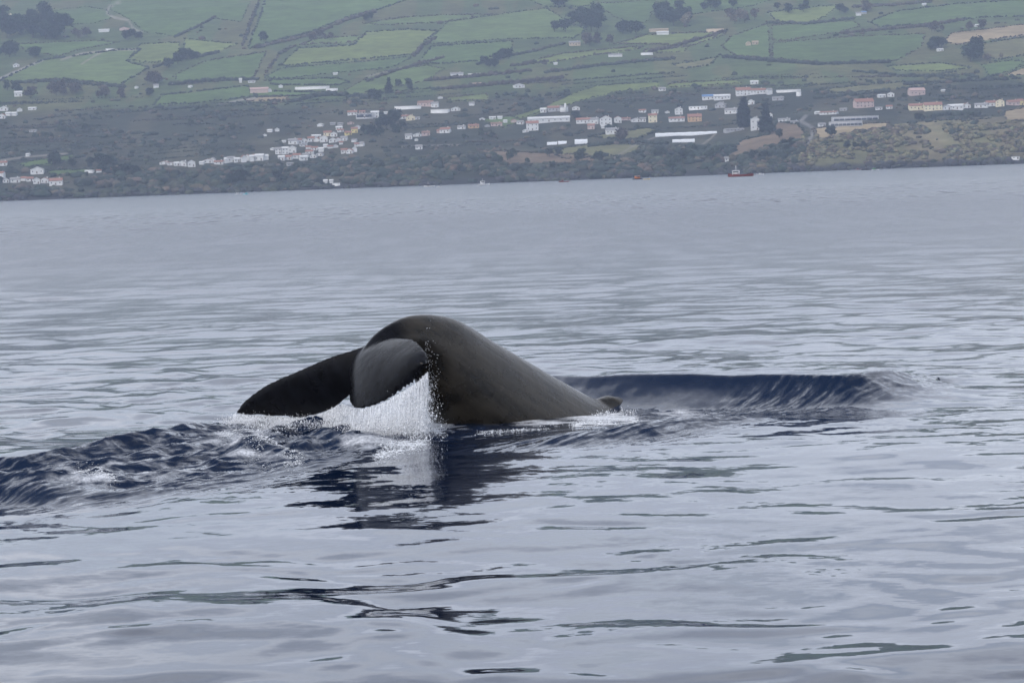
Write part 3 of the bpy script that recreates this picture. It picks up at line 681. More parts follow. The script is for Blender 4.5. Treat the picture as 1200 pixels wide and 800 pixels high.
    for edge, drift, lay in ((edge_near, (-.05, -.10), 0), (edge_near, (-.02, -.02), 1), (edge_far, (0, -.42), 2), (edge_far, (0, -.2), 3)):
        nr = 26; e = edge[::2]; ne = len(e); zs = sea_height(e[:, 0], e[:, 1]) - 0.03
        length = 0.75 + 0.5 * fbm(np.arange(ne) / 9.0, np.full(ne, lay * 3.7), 3, 61)
        for k in range(nr):
            q = k / (nr - 1)
            wob = 0.05 * q * (fbm(np.arange(ne) / 6.0, np.full(ne, q * 3 + lay * 5), 3, 62) - 0.5)
            z = e[:, 2] + (zs - e[:, 2]) * np.minimum(q * length, 1) + 0.012 * (1 - q)
            sv.append(np.stack([e[:, 0] + drift[0] * q + wob, e[:, 1] + drift[1] * q + wob * 1.5 - 0.02 + 0.03 * (lay % 2), z], -1))
            sa.append(np.stack([np.arange(ne) / ne * 1.6 + lay * 3, np.full(ne, q), np.zeros(ne)], -1))
        ii = b0 + np.arange(nr * ne).reshape(nr, ne); sf.append(np.stack([ii[:-1, :-1], ii[1:, :-1], ii[1:, 1:], ii[:-1, 1:]], -1).reshape(-1, 4)); b0 += nr * ne
    sme = mesh_from('falling_water', np.concatenate(sv), np.concatenate(sf), SM.m, True); vattr(sme, 'fallpos', np.concatenate(sa))
    tag(link('falling_water', sme), 'torn translucent sheets of water streaming off the trailing edges of both flukes', 'falling water', kind='stuff')
    me = mesh_from('spray', V, Fs, M.m, True)
    tag(link('water_spray', me), 'white water pouring and spraying from the edges of the whale flukes', 'spray', kind='stuff')
    # foam lumps
    M = Mat('foam'); M.b.inputs['Base Color'].default_value = (0.82, 0.84, 0.88, 1); M.b.inputs['Roughness'].default_value = 0.5
    n1 = M.noise(30, 4, 0.7, M.coords()); M.l(M.mix(n1.outputs['Fac'], (0.62, 0.66, 0.72), (0.9, 0.91, 0.93)), M.b.inputs['Base Color'])
    P = []; S = []
    for (a, b, ya, yb, n, spread) in ((285, 352, 520, 535, 900, 5), (440, 500, 528, 512, 800, 4), (258, 330, 515, 505, 600, 6), (672, 745, 492, 486, 800, 2.2), (92, 134, 557, 562, 360, 3.0), (500, 520, 497, 503, 220, 3), (790, 830, 487, 485, 160, 2), (560, 680, 500, 492, 240, 1.2)):
        n *= 5; t = rs.random(n); px = a + (b - a) * t + rs.normal(0, 3, n); py = ya + (yb - ya) * t + rs.normal(0, spread, n)
        for x_, y_ in zip(px, py):
            d = ray(x_, y_); tt = (0.06 - H) / d[2]; P.append((d[0] * tt, d[1] * tt, 0))
        S.append(rs.gamma(1.1, 0.0018, n) + 0.0014)
    P = np.array(P); S = np.concatenate(S); P[:, 2] = sea_height(P[:, 0], P[:, 1]) + 0.005
    keep = fbm(P[:, 0] * 4, P[:, 1] * 3, 3, 14) > 0.42; P = P[keep]; S = S[keep]
    V, Fs = blobs(P, S, np.tile([1.4, 1.4, 0.7], (len(P), 1)), OCT, 0.35, True, 8)
    me = mesh_from('foam', V, Fs, M.m, True)
    tag(link('sea_foam', me), 'white foam lumps floating on the dark churned water round the whale', 'foam', kind='stuff')
build_splash()
# ------------------------------------------------------------------ scrub on the slope (uncountable), hedges, trees
FOLIAGE = leafy('foliage')
ALLPOLY = [p for _, p in FIELDS]
def in_any(px, py):
    q = np.zeros(px.shape, bool)
    for p in ALLPOLY: q |= inpoly(px, py, p)
    return q
_gpx = np.arange(-260, 1461, 12.0); _hits = {}
KEEP_CLEAR = []          # house spots (px, py, w) kept free of scrub
def scrub_colour(n, kind, rs):
    base = {'scrub': (0.046, 0.050, 0.032), 'brown': (0.085, 0.066, 0.047), 'dark': (0.022, 0.032, 0.022), 'cliff': (0.130, 0.115, 0.064), 'rock': (0.035, 0.034, 0.036)}[kind]
    return np.array(base) * rs.uniform(0.7, 1.3, (n, 1)) * rs.uniform(0.92, 1.08, (n, 3))
def build_scrub():
    rs = np.random.default_rng(33)
    PX = []; PY = []; SZ = []; KI = []
    def scatter(n, fy, smin, smax, kinds, x0=-120, x1=1320):
        px = rs.uniform(x0, x1, n); e = fy(px, rs.random(n)); py = 236 - 0.0367 * px - e
        PX.append(px); PY.append(py); SZ.append(rs.uniform(smin, smax, n)); KI.append(rs.choice(len(kinds), n)); return kinds
    groups = []
    def go(n, lo, hi, smin, smax, kinds, x0=-120, x1=1320, clump=0.42):
        px = rs.uniform(x0, x1, n); e = lo + (hi - lo) * rs.random(n) ** 0.9; py = 236 - 0.0367 * px - e
        k = (fbm(px / 18, py / 7, 3, 66) > clump) & ~in_any(px, py)
        for hx, hy, hw in KEEP_CLEAR: k &= ~((np.abs(px - hx) < hw * 0.6 + 2) & (py > hy - 9) & (py < hy + 5.5))
        for _, wd, ln in ROADS: k &= linedist(px, py, ln) > wd + 2
        px, py = px[k], py[k]; groups.append((px, py, rs.uniform(smin, smax, len(px)), rs.choice(kinds, len(px))))
    go(3600, 1, 34, 1.8, 5.0, ['scrub', 'dark', 'brown', 'dark', 'dark'], -120, 940, 0.38)
    go(3400, 3, 50, 1.2, 3.2, ['cliff', 'cliff', 'scrub', 'cliff', 'brown'], 930, 1320, 0.42)
    go(3600, 34, 105, 1.4, 3.8, ['scrub', 'dark', 'dark', 'brown'], -120, 1320, 0.47)
    go(800, 100, 225, 1.6, 3.6, ['scrub', 'dark', 'brown'], -120, 1320, 0.52)
    go(1700, -0.4, 5.0, 1.4, 4.6, ['rock', 'rock', 'scrub'], -120, 1320, 0.42)
    allV = []; allF = []; allC = []; base = 0
    for gi, (px, py, sz, ki) in enumerate(groups):
        P = hits(px, py); P[:, 2] += sz * 0.25
        st = np.stack([rs.uniform(.9, 1.7, len(sz)), rs.uniform(.9, 1.5, len(sz)), rs.uniform(.6, 1.05, len(sz))], -1)
        V, Fs = blobs(P, sz, st, ICO2 if gi < 1 else ICO1, 0.32, True, 50 + gi)
        c = np.zeros((len(px), 3))
        for kk in set(ki): q = ki == kk; c[q] = scrub_colour(q.sum(), kk, rs)
        nv = len(V) // len(px)
        cc = np.repeat(c, nv, 0) * rs.uniform(0.75, 1.25, (len(V), 1))
        allV.append(V); allF.append(Fs + base); allC.append(cc); base += len(V)
    me = mesh_from('scrub', np.concatenate(allV), np.concatenate(allF), FOLIAGE); vattr(me, 'Col', np.concatenate(allC))
    tag(link('scrub', me), 'dark scrub and shoreline rocks covering the lower island slope', 'scrub', kind='stuff')

def hedge(line, hgt, colour, label, group, rs, gap=0.1, step_px=2.6):
    L = [math.hypot(b[0] - a[0], b[1] - a[1]) for a, b in zip(line[:-1], line[1:])]; tot = sum(L)
    n = max(3, int(tot / step_px)); ts = np.linspace(0, tot, n); cum = np.concatenate([[0], np.cumsum(L)])
    px = np.interp(ts, cum, [p[0] for p in line]) + rs.normal(0, .5, n); py = np.interp(ts, cum, [p[1] for p in line]) + rs.normal(0, .3, n)
    k = rs.random(n) > gap
    if k.sum() < 2: return
    px, py = px[k], py[k]; n = len(px)
    P = hits(px, py); sz = hgt * rs.uniform(0.45, 1.05, n); org = P.mean(0)
    st = np.stack([rs.uniform(0.9, 1.3, n), rs.uniform(.8, 1.1, n), rs.uniform(.6, 1.0, n)], -1)
    P[:, 2] += sz * 0.3
    V, Fs = blobs(P - org, sz, st, ICO1, 0.35, True, int(rs.integers(1e6)))
    c = np.repeat(np.array(colour)[None] * rs.uniform(.6, 1.4, (n, 1)), len(V) // n, 0) * rs.uniform(.75, 1.25, (len(V), 1))
    me = mesh_from('hedge', V, Fs, FOLIAGE); vattr(me, 'Col', c)
    tag(link('hedge', me, None, org), label, 'hedge', group)

def build_hedges():
    rs = np.random.default_rng(44)
    DK = (0.028, 0.036, 0.026); BR = (0.060, 0.050, 0.038)
    for k, (colr, poly) in enumerate(FIELDS):
        nm = {G1: 'mid green', G2: 'bright green', G3: 'soft green', OLV: 'olive', TAN: 'tan ploughed', BRN: 'bare brown'}[colr]
        x0 = min(p[0] for p in poly); x1 = max(p[0] for p in poly)
        size = 'broad' if x1 - x0 > 95 else 'small'
        hedge(poly + [poly[0]], rs.uniform(1.4, 2.6), DK if rs.random() < 0.65 else BR,
              f'dark uneven hedge running round a {size} {nm} field', f'hedges round {size} {nm} fields', rs, 0.18, 1.7)
    # long hedgerows between the terraces of the dark slope
    for k in range(230):
        px = rs.uniform(-60, 1210); e = rs.uniform(40, 118); ln = rs.uniform(40, 150); py = 236 - 0.0367 * px - e
        pts = [(px + ln * t, py - 0.05 * ln * t + 1.5 * math.sin(3 * t + k)) for t in np.linspace(0, 1, 5)]
        if in_any(np.array([p[0] for p in pts]), np.array([p[1] for p in pts])).any(): continue
        if any(abs(hx - p[0]) < hw * 0.5 + 4 and -3.5 < p[1] - hy < 5 for hx, hy, hw in KEEP_CLEAR for p in pts): continue
        hedge(pts, rs.uniform(1.0, 2.2), DK if rs.random() < 0.75 else BR, 'low dark hedgerow along a terrace of the scrubby slope', 'hedgerows along the terraces', rs, 0.08, 1.7)
    THICK = [([(300,57),(340,48),(370,40),(405,25),(440,14)],BR,'above the long bright field'), ([(284,54),(289,38),(296,20),(303,2)],BR,'between two broad top pastures'), ([(250,22),(228,34),(205,44)],DK,'between the curving track and the bright corner field'),
     ([(180,80),(205,72),(240,66),(255,62)],DK,'above the brown thicket'), ([(430,96),(460,85),(490,76),(520,68)],BR,'along the sloping farm track'), ([(310,90),(318,75),(330,62),(345,55)],BR,'at the narrow end of the long bright field'), ([(485,66),(495,55),(510,45)],BR,'at the wide end of the long bright field'),
     ([(560,76),(590,68),(630,60),(660,52)],DK,'below the dense wood'), ([(600,78),(640,73)],BR,'at the tip of the bright strip field'), ([(760,62),(790,56),(815,48),(850,38)],BR,'under the tan farm sheds'), ([(850,68),(900,72),(960,76),(1040,74)],DK,'along the foot of the widest pasture'),
     ([(985,40),(1030,36),(1080,32),(1130,24)],BR,'between the two wide pastures'), ([(1000,9),(1050,7),(1090,3)],BR,'by the grey top farm'), ([(20,98),(60,96),(110,100),(145,103)],DK,'under the lane field'), ([(200,100),(250,95),(300,94)],DK,'above the pinkish long barn'),
     ([(640,86),(700,78),(760,72),(790,70)],DK,'below the bright strip field'), ([(500,95),(560,90),(620,84)],BR,'beside the grey roofed barn'), ([(340,120),(380,112),(440,114)],DK,'above the village'), ([(520,105),(600,98),(660,92)],BR,'above the walled farm'), ([(900,28),(945,29),(1000,23)],DK,'under the topmost bright field'), ([(690,172),(740,166),(780,170)],DK,'below the polytunnels'), ([(870,190),(905,180),(945,168)],DK,'at the foot of the brown ploughed field')]
    for ln, cc_, where in THICK:
        hedge(ln, rs.uniform(3.2, 4.6), cc_, f'thick {"dark" if cc_ is DK else "brown"} strip of bushes {where}', None, rs, 0.08, 1.5)
        hedge([(a + 1.5, b - 1.2) for a, b in ln], rs.uniform(2.4, 3.4), BR if cc_ is DK else DK, f'lower {"brown" if cc_ is DK else "dark"} bushes behind the strip {where}', None, rs, 0.2, 1.8)
    extra = [[(1095,136),(1120,135),(1145,135)], [(955,116),(1000,112),(1040,108)], [(1000,84),(1060,90),(1120,90)], [(1060,100),(1120,96),(1180,94)], [(1140,105),(1200,101)]]
    hedge(extra[0], 5.5, DK, 'thick dark clipped hedge below the row of houses by the cliff', None, rs, 0.0, 1.4)
    for l in extra[1:]: hedge(l, 4.0, DK, 'tall dark windbreak hedge across the terraces above the cliff houses', 'windbreak hedges above the cliff', rs, 0.05, 1.8)

def tree_proto(kind, seed):
    """crown (leaf clumps) and trunk meshes of a tree 1 unit tall"""
    rs = np.random.default_rng(seed)
    col = {'dark': (0.024, 0.036, 0.022), 'green': (0.045, 0.062, 0.030), 'brown': (0.085, 0.067, 0.050), 'pale': (0.17, 0.14, 0.095), 'conifer': (0.016, 0.026, 0.020)}[kind]
    V = []; C = []
    if kind == 'conifer': cl = [(rs.normal(0, .11 * (1.05 - t)), rs.normal(0, .11 * (1.05 - t)), 0.12 + 0.86 * t, 0.17 * (1.08 - t)) for t in np.linspace(0, 1, 16)]
    else:
        cl = []
        for k in range(15):
            a = rs.uniform(0, 6.28); r = rs.uniform(0, .34) ; z = rs.uniform(.36, .86)
            cl.append((r * math.cos(a), r * math.sin(a), z, rs.uniform(.11, .20) * (1.15 - 0.5 * abs(z - .55))))
    for (cx, cy, cz, r) in cl:
        shade = rs.uniform(.65, 1.35); n = 64 if kind not in ('brown', 'pale') else 50
        d = rs.normal(0, 1, (n, 3)); d /= np.linalg.norm(d, axis=1)[:, None]
        p = np.array([cx, cy, cz]) + d * r * rs.uniform(.55, 1.1, (n, 1)); s = rs.uniform(.03, .075, n)
        for q, ss in zip(p, s):
            t = rs.normal(0, 1, (3, 3)) * ss; V.extend(q + t); C.extend([np.array(col) * shade * rs.uniform(.8, 1.2)] * 3)
    V = np.array(V); me = mesh_from(kind + '_crown', V, np.arange(len(V)).reshape(-1, 3), FOLIAGE); vattr(me, 'Col', np.array(C))
    segs = [((0, 0, -.06), (0, 0, .55), .028, .014)] + [((0, 0, .3 + .05 * k), (.2 * math.cos(k * 2.1), .2 * math.sin(k * 2.1), .55 + .06 * k), .012, .005) for k in range(4)]
    if kind == 'conifer': segs = [((0, 0, -.06), (0, 0, .95), .022, .004)]
    tv = []; tf = []
    for a, b, ra, rb in segs:
        b0 = len(tv)
        for (p, r) in ((a, ra), (b, rb)):
            for k in range(5): tv.append((p[0] + r * math.cos(k * 1.2566), p[1] + r * math.sin(k * 1.2566), p[2]))
        for k in range(5): tf.append((b0 + k, b0 + (k + 1) % 5, b0 + 5 + (k + 1) % 5, b0 + 5 + k))
    tm = mesh_from(kind + '_trunk', tv, tf, BARK)
    return me, tm
BARK = plain('bark', (0.07, 0.058, 0.047), 0.9, 0.3, 3)
def build_trees():
    rs = np.random.default_rng(55)
    protos = {k: [tree_proto(k, 100 + 7 * i + len(k)) for i in range(3)] for k in ('dark', 'green', 'brown', 'pale', 'conifer')}
    look = {'dark': 'dark evergreen tree', 'green': 'dull green leafy tree', 'brown': 'brown bare-looking winter tree', 'pale': 'pale tan winter tree', 'conifer': 'tall blackish conifer'}
    G = [  # px, py, number, spread x, spread y, kind, height in pixels, where
     (34,38,30,34,12,'dark',21,'in the wood above the sloping lane'), (60,38,6,12,6,'brown',13,'in the wood above the sloping lane'),
     (8,66,5,10,5,'dark',14,'beside the long sloping lane'), (42,66,5,14,4,'dark',12,'beside the long sloping lane'),
     (95,44,4,10,2,'brown',12,'below the white long farm shed'), (150,46,6,13,3,'dark',11,'below the farm shed and curving track'),
     (200,78,5,10,3,'dark',12,'along the field edge above the brown thicket'), (222,70,5,14,4,'dark',12,'along the field edge above the brown thicket'), (180,98,6,9,5,'brown',13,'in the brown thicket between green fields'), (180,112,4,9,3,'dark',11,'in the brown thicket between green fields'),
     (75,112,9,32,5,'brown',14,'in the thicket under the lane field'), (125,116,5,16,4,'brown',12,'in the thicket under the lane field'), (15,110,4,12,4,'dark',12,'in the thicket under the lane field'),
     (375,45,5,22,4,'brown',9,'in the hedge line between broad fields'), (310,48,2,3,2,'dark',11,'in the hedge line between broad fields'), (430,24,4,12,3,'dark',8,'in the hedge line between broad fields'),
     (690,30,14,24,8,'dark',17,'in the dense wood between bright fields'), (655,8,5,14,4,'dark',13,'in the dense wood between bright fields'), (730,38,6,14,4,'dark',15,'in the dense wood between bright fields'), (690,52,6,26,3,'brown',12,'along the lower edge of the dense wood'),
     (790,24,12,20,8,'dark',18,'in the wood above the tan farm sheds'), (845,10,8,24,4,'dark',13,'in the wood above the tan farm sheds'), (805,32,3,6,2,'pale',14,'in front of the wood above the tan sheds'), (872,26,5,16,3,'pale',14,'in front of the wood above the tan sheds'),
     (925,14,6,26,3,'dark',11,'on the top field boundary'), (984,16,3,8,2,'dark',11,'by the grey top farm'), (1015,14,3,4,3,'brown',13,'by the grey top farm'),
     (1136,70,4,8,5,'dark',22,'in the round clump under the tan field'), (1095,57,6,14,3,'dark',12,'in the grove beside the round clump'), (1120,36,6,28,4,'brown',11,'in the thicket above the tan field'), (1160,72,3,8,2,'pale',10,'beside the round clump'),
     (871,148,3,3,2,'conifer',28,'between the manor and the white ruin'), (899,154,3,4,2,'conifer',32,'beside the brown ploughed field'), (905,160,3,8,3,'dark',14,'beside the brown ploughed field'), (893,188,4,12,3,'dark',11,'at the foot of the brown ploughed field'), (925,172,5,14,4,'dark',10,'at the foot of the brown ploughed field'),
     (588,68,4,12,3,'dark',11,'beside the field under the bright slope'), (575,78,4,8,3,'dark',11,'beside the field under the bright slope'), (442,116,3,7,2,'dark',13,'above the blue-windowed school'), (455,110,1,1,1,'conifer',15,'above the blue-windowed school'), (480,104,3,8,2,'dark',10,'above the blue-windowed school'),
     (730,166,2,2,1,'brown',17,'below the white houses on the terrace'), (460,150,14,26,7,'dark',13,'in the grove beside the village'), (440,158,5,10,4,'dark',12,'in the grove beside the village'),
     (65,192,3,5,2,'dark',11,'by the small green shore field'), (115,197,6,20,4,'dark',13,'by the small green shore field'), (150,205,5,20,4,'dark',11,'above the shore cliffs'),
     (1155,132,3,4,2,'brown',15,'beside the cliff top houses'), (1080,143,4,16,2,'dark',9,'below the cliff top houses'), (978,160,3,6,2,'dark',11,'below the long white barns'), (1000,175,3,14,4,'dark',9,'on the tan cliff slope'),
     (345,196,6,16,4,'green',12,'below the village'), (322,188,3,6,3,'dark',13,'below the village'), (390,172,5,30,8,'green',7,'among the village houses'), (280,212,8,40,5,'dark',11,'above the shore cliffs'), (500,196,10,80,8,'green',10,'above the shore cliffs'),
     (640,190,10,60,8,'green',11,'above the shore cliffs'), (800,188,12,40,8,'green',12,'above the shore cliffs'), (690,150,5,50,5,'green',7,'between the terrace houses'), (560,160,5,40,5,'green',8,'between the terrace houses'), (1040,118,5,40,4,'green',7,'around the big red-roofed house'), (675,140,3,8,2,'dark',8,'between the terrace houses'), (240,150,6,50,10,'green',8,'scattered on the terraced slope'), (100,160,5,50,10,'green',8,'scattered on the terraced slope')]
    for (px, py, n, sx_, sy_, kind, hp, where) in G:
        for i in range(n):
            a = px + rs.normal(0, sx_ * .55); b = py + rs.normal(0, sy_ * .55)
            if any(abs(hx - a) < hw * 0.5 + 1.5 and -1 < b - hy < hp * 0.8 for hx, hy, hw in KEEP_CLEAR): b -= 0; 
            if any(abs(hx - a) < hw * 0.5 + 2 and 0 < b - hy < hp * 0.9 for hx, hy, hw in KEEP_CLEAR): continue
            P = hit(a, b); h_ = hp * rs.uniform(.7, 1.2) * P[1] / F
            me, tm = protos[kind][int(rs.integers(3))]
            e = bpy.data.objects.new('conifer_tree' if kind == 'conifer' else 'tree', None); COL.objects.link(e); e.location = P.tolist()
            wd = h_ * rs.uniform(.9, 1.3) * (0.7 if kind == 'conifer' else 1); e.scale = (wd, wd, h_); e.rotation_euler = (0, 0, rs.uniform(0, 6.28)); e.empty_display_size = 0.1
            tag(e, f'{look[kind]} {where}', 'tree', f'{look[kind]}s {where}')
            link('crown', me, e); link('trunk', tm, e)

# ------------------------------------------------------------------ houses
PAL = {'w': (0.70, 0.70, 0.69), 'c': (0.76, 0.68, 0.48), 'o': (0.58, 0.38, 0.21), 'g': (0.42, 0.42, 0.43), 'p': (0.55, 0.42, 0.38), 'y': (0.74, 0.62, 0.26), 'b': (0.16, 0.30, 0.52), 't': (0.52, 0.42, 0.30)}
RPAL = {'r': (0.33, 0.165, 0.12), 'k': (0.30, 0.29, 0.29), 'w': (0.66, 0.66, 0.65), 'n': (0.27, 0.16, 0.12), 'b': (0.13, 0.24, 0.45), 't': (0.45, 0.35, 0.25), 'p': (0.52, 0.36, 0.32)}
WM = {k: plain('render_' + k, v, 0.8, 0.14, 0.4) for k, v in PAL.items()}
def tilemat(name, col):
    M = Mat(name); vec = M.coords((1, 1, 1)); n1 = M.noise(0.8, 5, 0.7, vec)
    wv = M.n('ShaderNodeTexWave'); wv.inputs['Scale'].default_value = 1.6; wv.inputs['Distortion'].default_value = 1.0; M.l(vec, wv.inputs['Vector'])
    c = M.mix(M.rng(n1.outputs['Fac'], .3, .7, 0, 1), tuple(x * .7 for x in col), tuple(min(1, x * 1.15) for x in col))
    M.l(M.mix(M.rng(wv.outputs['Fac'], 0, 1, .25, 0), c, tuple(x * .6 for x in col)), M.b.inputs['Base Color']); M.b.inputs['Roughness'].default_value = 0.85
    return M.m
RM = {k: tilemat('roof_' + k, v) for k, v in RPAL.items()}
GLASS = plain('window_glass', (0.07, 0.08, 0.10), 0.15, 0.3, 1); DOORM = plain('door_wood', (0.12, 0.07, 0.045), 0.6, 0.3, 2)
POLY = plain('polytunnel_film', (0.76, 0.78, 0.80), 0.35, 0.12, 0.6)
WN = {'w': 'white', 'c': 'cream', 'o': 'orange', 'g': 'grey', 'p': 'pinkish', 'y': 'yellow', 'b': 'blue', 't': 'tan'}
RN = {'r': 'orange tiled', 'k': 'grey', 'w': 'white', 'n': 'brown', 'b': 'blue', 't': 'tan', 'p': 'faded pink'}
def boxmesh(name, x0, x1, y0, y1, z0, z1, mat):
    v = [(x, y, z) for z in (z0, z1) for y in (y0, y1) for x in (x0, x1)]
    f = [(0, 2, 3, 1), (4, 5, 7, 6), (0, 1, 5, 4), (2, 6, 7, 3), (0, 4, 6, 2), (1, 3, 7, 5)]
    return mesh_from(name, v, f, mat)
def empty(name, loc, rz=0):
    e = bpy.data.objects.new(name, None); COL.objects.link(e); e.location = [float(c) for c in loc]; e.rotation_euler = (0, 0, rz); e.empty_display_size = 1; return e
def house(px, py, wp, hp, wall, roof, where, label=None, flat=False, name='house', rs=random.Random(3), yaw=None, windows=None, group=None):
    P = hit(px, py); s = P[1] / F; W = max(wp * s, 2.5); Ht = max(hp * s, 2.2); D = min(max(W * .6, 5), 12) if wp < 22 else 11
    yaw = rs.uniform(-.35, .35) if yaw is None else yaw
    e = empty(name, P, yaw)
    rh = 0.0 if flat else min(0.36 * Ht, 0.32 * D)
    wh = Ht - rh; x = W / 2; dn = -0.35 * D - 1.5
    # walls with gables at the ends (ridge along x)
    y0, y1 = -D / 2, D / 2; ym = 0
    gab = rs.random() < 0.3 and W < 14 and not flat              # some turn their gable to the sea
    if flat:
        v = [(-x, y0, dn), (x, y0, dn), (x, y1, dn), (-x, y1, dn), (-x, y0, wh), (x, y0, wh), (x, y1, wh), (-x, y1, wh)]
        f = [(0, 1, 5, 4), (1, 2, 6, 5), (2, 3, 7, 6), (3, 0, 4, 7), (4, 5, 6, 7)]
        link('wall', mesh_from('wall', v, f, WM[wall]), e)
        me = boxmesh('roof', -x - .2, x + .2, y0 - .2, y1 + .2, wh + 0.01, wh + .35, RM[roof]); link('roof', me, e)
    else:
        if gab:
            v = [(-x, y0, dn), (x, y0, dn), (x, y1, dn), (-x, y1, dn), (-x, y0, wh), (x, y0, wh), (x, y1, wh), (-x, y1, wh), (0, y0, wh + rh * 1.25), (0, y1, wh + rh * 1.25)]
            fs = [(0, 1, 5, 8, 4), (1, 2, 6, 5), (2, 3, 7, 9, 6), (3, 0, 4, 7)]; R = rh * 1.25
            ov = .45; sl = R / x
            rv = [(-x - ov, y0 - ov, wh - ov * sl), (0, y0 - ov, wh + R), (x + ov, y0 - ov, wh - ov * sl), (-x - ov, y1 + ov, wh - ov * sl), (0, y1 + ov, wh + R), (x + ov, y1 + ov, wh - ov * sl)]
        else:
            v = [(-x, y0, dn), (x, y0, dn), (x, y1, dn), (-x, y1, dn), (-x, y0, wh), (x, y0, wh), (x, y1, wh), (-x, y1, wh), (-x, 0, wh + rh), (x, 0, wh + rh)]
            fs = [(0, 1, 5, 4), (1, 2, 6, 9, 5), (2, 3, 7, 6), (3, 0, 4, 8, 7)]
            ov = .45; sl = rh / (D / 2)
            rv = [(-x - ov, y0 - ov, wh - ov * sl), (-x - ov, 0, wh + rh), (-x - ov, y1 + ov, wh - ov * sl), (x + ov, y0 - ov, wh - ov * sl), (x + ov, 0, wh + rh), (x + ov, y1 + ov, wh - ov * sl)]
        me = bpy.data.meshes.new('wall'); me.from_pydata(v, [], fs); me.materials.append(WM[wall]); link('wall', me, e)
        rv = [(a, b, c + .05) for a, b, c in rv] + [(a, b, c + .3) for a, b, c in rv]
        rf = [(0, 1, 4, 3), (1, 2, 5, 4), (6, 9, 10, 7), (7, 10, 11, 8), (0, 3, 9, 6), (2, 8, 11, 5), (0, 6, 7, 1), (1, 7, 8, 2), (3, 4, 10, 9), (4, 5, 11, 10)]
        me = bpy.data.meshes.new('roof'); me.from_pydata(rv, [], rf); me.materials.append(RM[roof]); ro = link('roof', me, e)
        if wp >= 9 and roof in 'rnk': link('chimney', boxmesh('chimney', x * .5 - .4, x * .5 + .4, .6, 1.4, wh, wh + rh + 1.1, WM[wall]), ro)
    if wp >= 7 and windows is not False:
        st = 2 if wh > 5.2 else 1; nw = max(2, min(7, int(W / 3.6)))
        for sft in range(st):
            z = (wh / st) * (sft + .35)
            for k in range(nw):
                cx = -x + W * (k + .5) / nw
                if sft == 0 and k == nw // 2: link('door', boxmesh('door', cx - .6, cx + .6, y0 - .06, y0 + .1, 0.02, min(2.2, wh * .8), DOORM), e)
                else: link('window', boxmesh('window', cx - .5, cx + .5, y0 - .05, y0 + .1, z, z + min(1.4, wh / st * .42), GLASS), e)
    big = 'tall' if hp >= 8 else ('long' if wp >= 18 else ('tiny' if wp <= 5 else 'small' if wp < 10 else 'mid-sized'))
    lab = label or f'{big} {WN[wall]} {"flat roofed " if flat else ""}house with {RN[roof]} roof {where}'
    tag(e, lab, 'shed' if 'shed' in name or 'barn' in name else ('house' if name == 'house' else name.replace('_', ' ')), group or (None if label else f'{big} {WN[wall]} {RN[roof]} houses {where}'), 'thing')
    return e
def tunnel(px, py, wp, hp, label, humps=1, group=None):
    """greenhouse tunnel lying across the view, film over hoops"""
    P = hit(px, py); s = P[1] / F; L = wp * s; R = hp * s; e = empty('polytunnel', P, random.uniform(-.06, .06))
    n = 10; m_ = max(6, int(L / 4)); v = []; f = []
    for i in range(m_ + 1):
        x = -L / 2 + L * i / m_; bump = 1 + .05 * math.sin(i * 2.3)
        for k in range(n + 1):
            a = math.pi * k / n; v.append((x, -R * .9 * math.cos(a), R * bump * (math.sin(a) ** .8) - .02 if 0 < k < n else -1.0))
    for i in range(m_):
        for k in range(n): q = i * (n + 1) + k; f.append((q, q + 1, q + n + 2, q + n + 1))
    link('film_cover', mesh_from('film_cover', v, f, POLY, True), e)
    for sx_ in (-1, 1):
        vv = [(sx_ * L / 2, -R * .9 * math.cos(math.pi * k / n), R * math.sin(math.pi * k / n) ** .8 if 0 < k < n else -1.0) for k in range(n + 1)]
        me = bpy.data.meshes.new('end_panel'); me.from_pydata(vv, [], [tuple(range(n + 1))]); me.materials.append(WM['w']); link('end_panel', me, e)
    tag(e, label, 'greenhouse', group)

HOUSES = []   # (px, py base, w, h, wall, roof, where, kwargs)
def add(where, rows, **kw):
    for r in rows: HOUSES.append((*r, where, kw)); KEEP_CLEAR.append((r[0], r[1], r[2]))
add('in the lower shore hamlet', [(4,194,9,5,'w','r'),(33,183,4,3,'w','w'),(2.5,209,6,8,'w','r'),(7,214,7,5,'w','k'),(18,214,11,6,'w','k'),(28,212,6,5,'w','r'),(35,212.5,8,5,'w','r'),(43,215.5,8,7,'w','w'),(53,214.5,9,6,'w','r'),(66,217,15,8,'w','r'),(116,202,6,3,'w','r'),(-14,211,9,6,'w','r'),(-30,214,8,6,'w','w')])
add('in the hamlet under the thicket', [(21.5,113,9,6,'w','w'),(5,130,9,5,'w','k'),(3,139,7,5,'w','r'),(10,136,6,4,'w','w'),(17,136,6,4,'w','w'),(23,131,6,4,'w','k'),(38,129,9,3,'w','w'),(39,155,8,2.4,'g','k')])
add('on the fields beside the brown thicket', [(19,79,7,4,'w','w'),(12,18,3,2.2,'c','k'),(183,103,6,4,'w','k'),(160,104,3.5,2.4,'w','w'),(201,100,4,2.6,'w','w'),(223,103,4,2.2,'w','w'),(282,97,3,5,'w','w'),(295,97,8,2.4,'w','k'),(316,108,5,3.6,'w','w'),(329,103,5,3,'w','w'),(393,88,5,2.4,'w','w')])
add('on the fields above the school', [(559,100,10,2.5,'p','p'),(516,116,6,2.4,'w','k'),(553,124,6,4,'w','k'),(608,103,12,4,'w','w'),(651,76,4,2.4,'w','w')])
add('of the walled farm', [(499,124.5,18,6,'p','n'),(510,126,8,6,'w','k'),(473,139,12,4,'w','r'),(481,141.5,10,6,'c','r'),(488,140,8,3,'w','k'),(452,134,4,2.4,'w','w')])
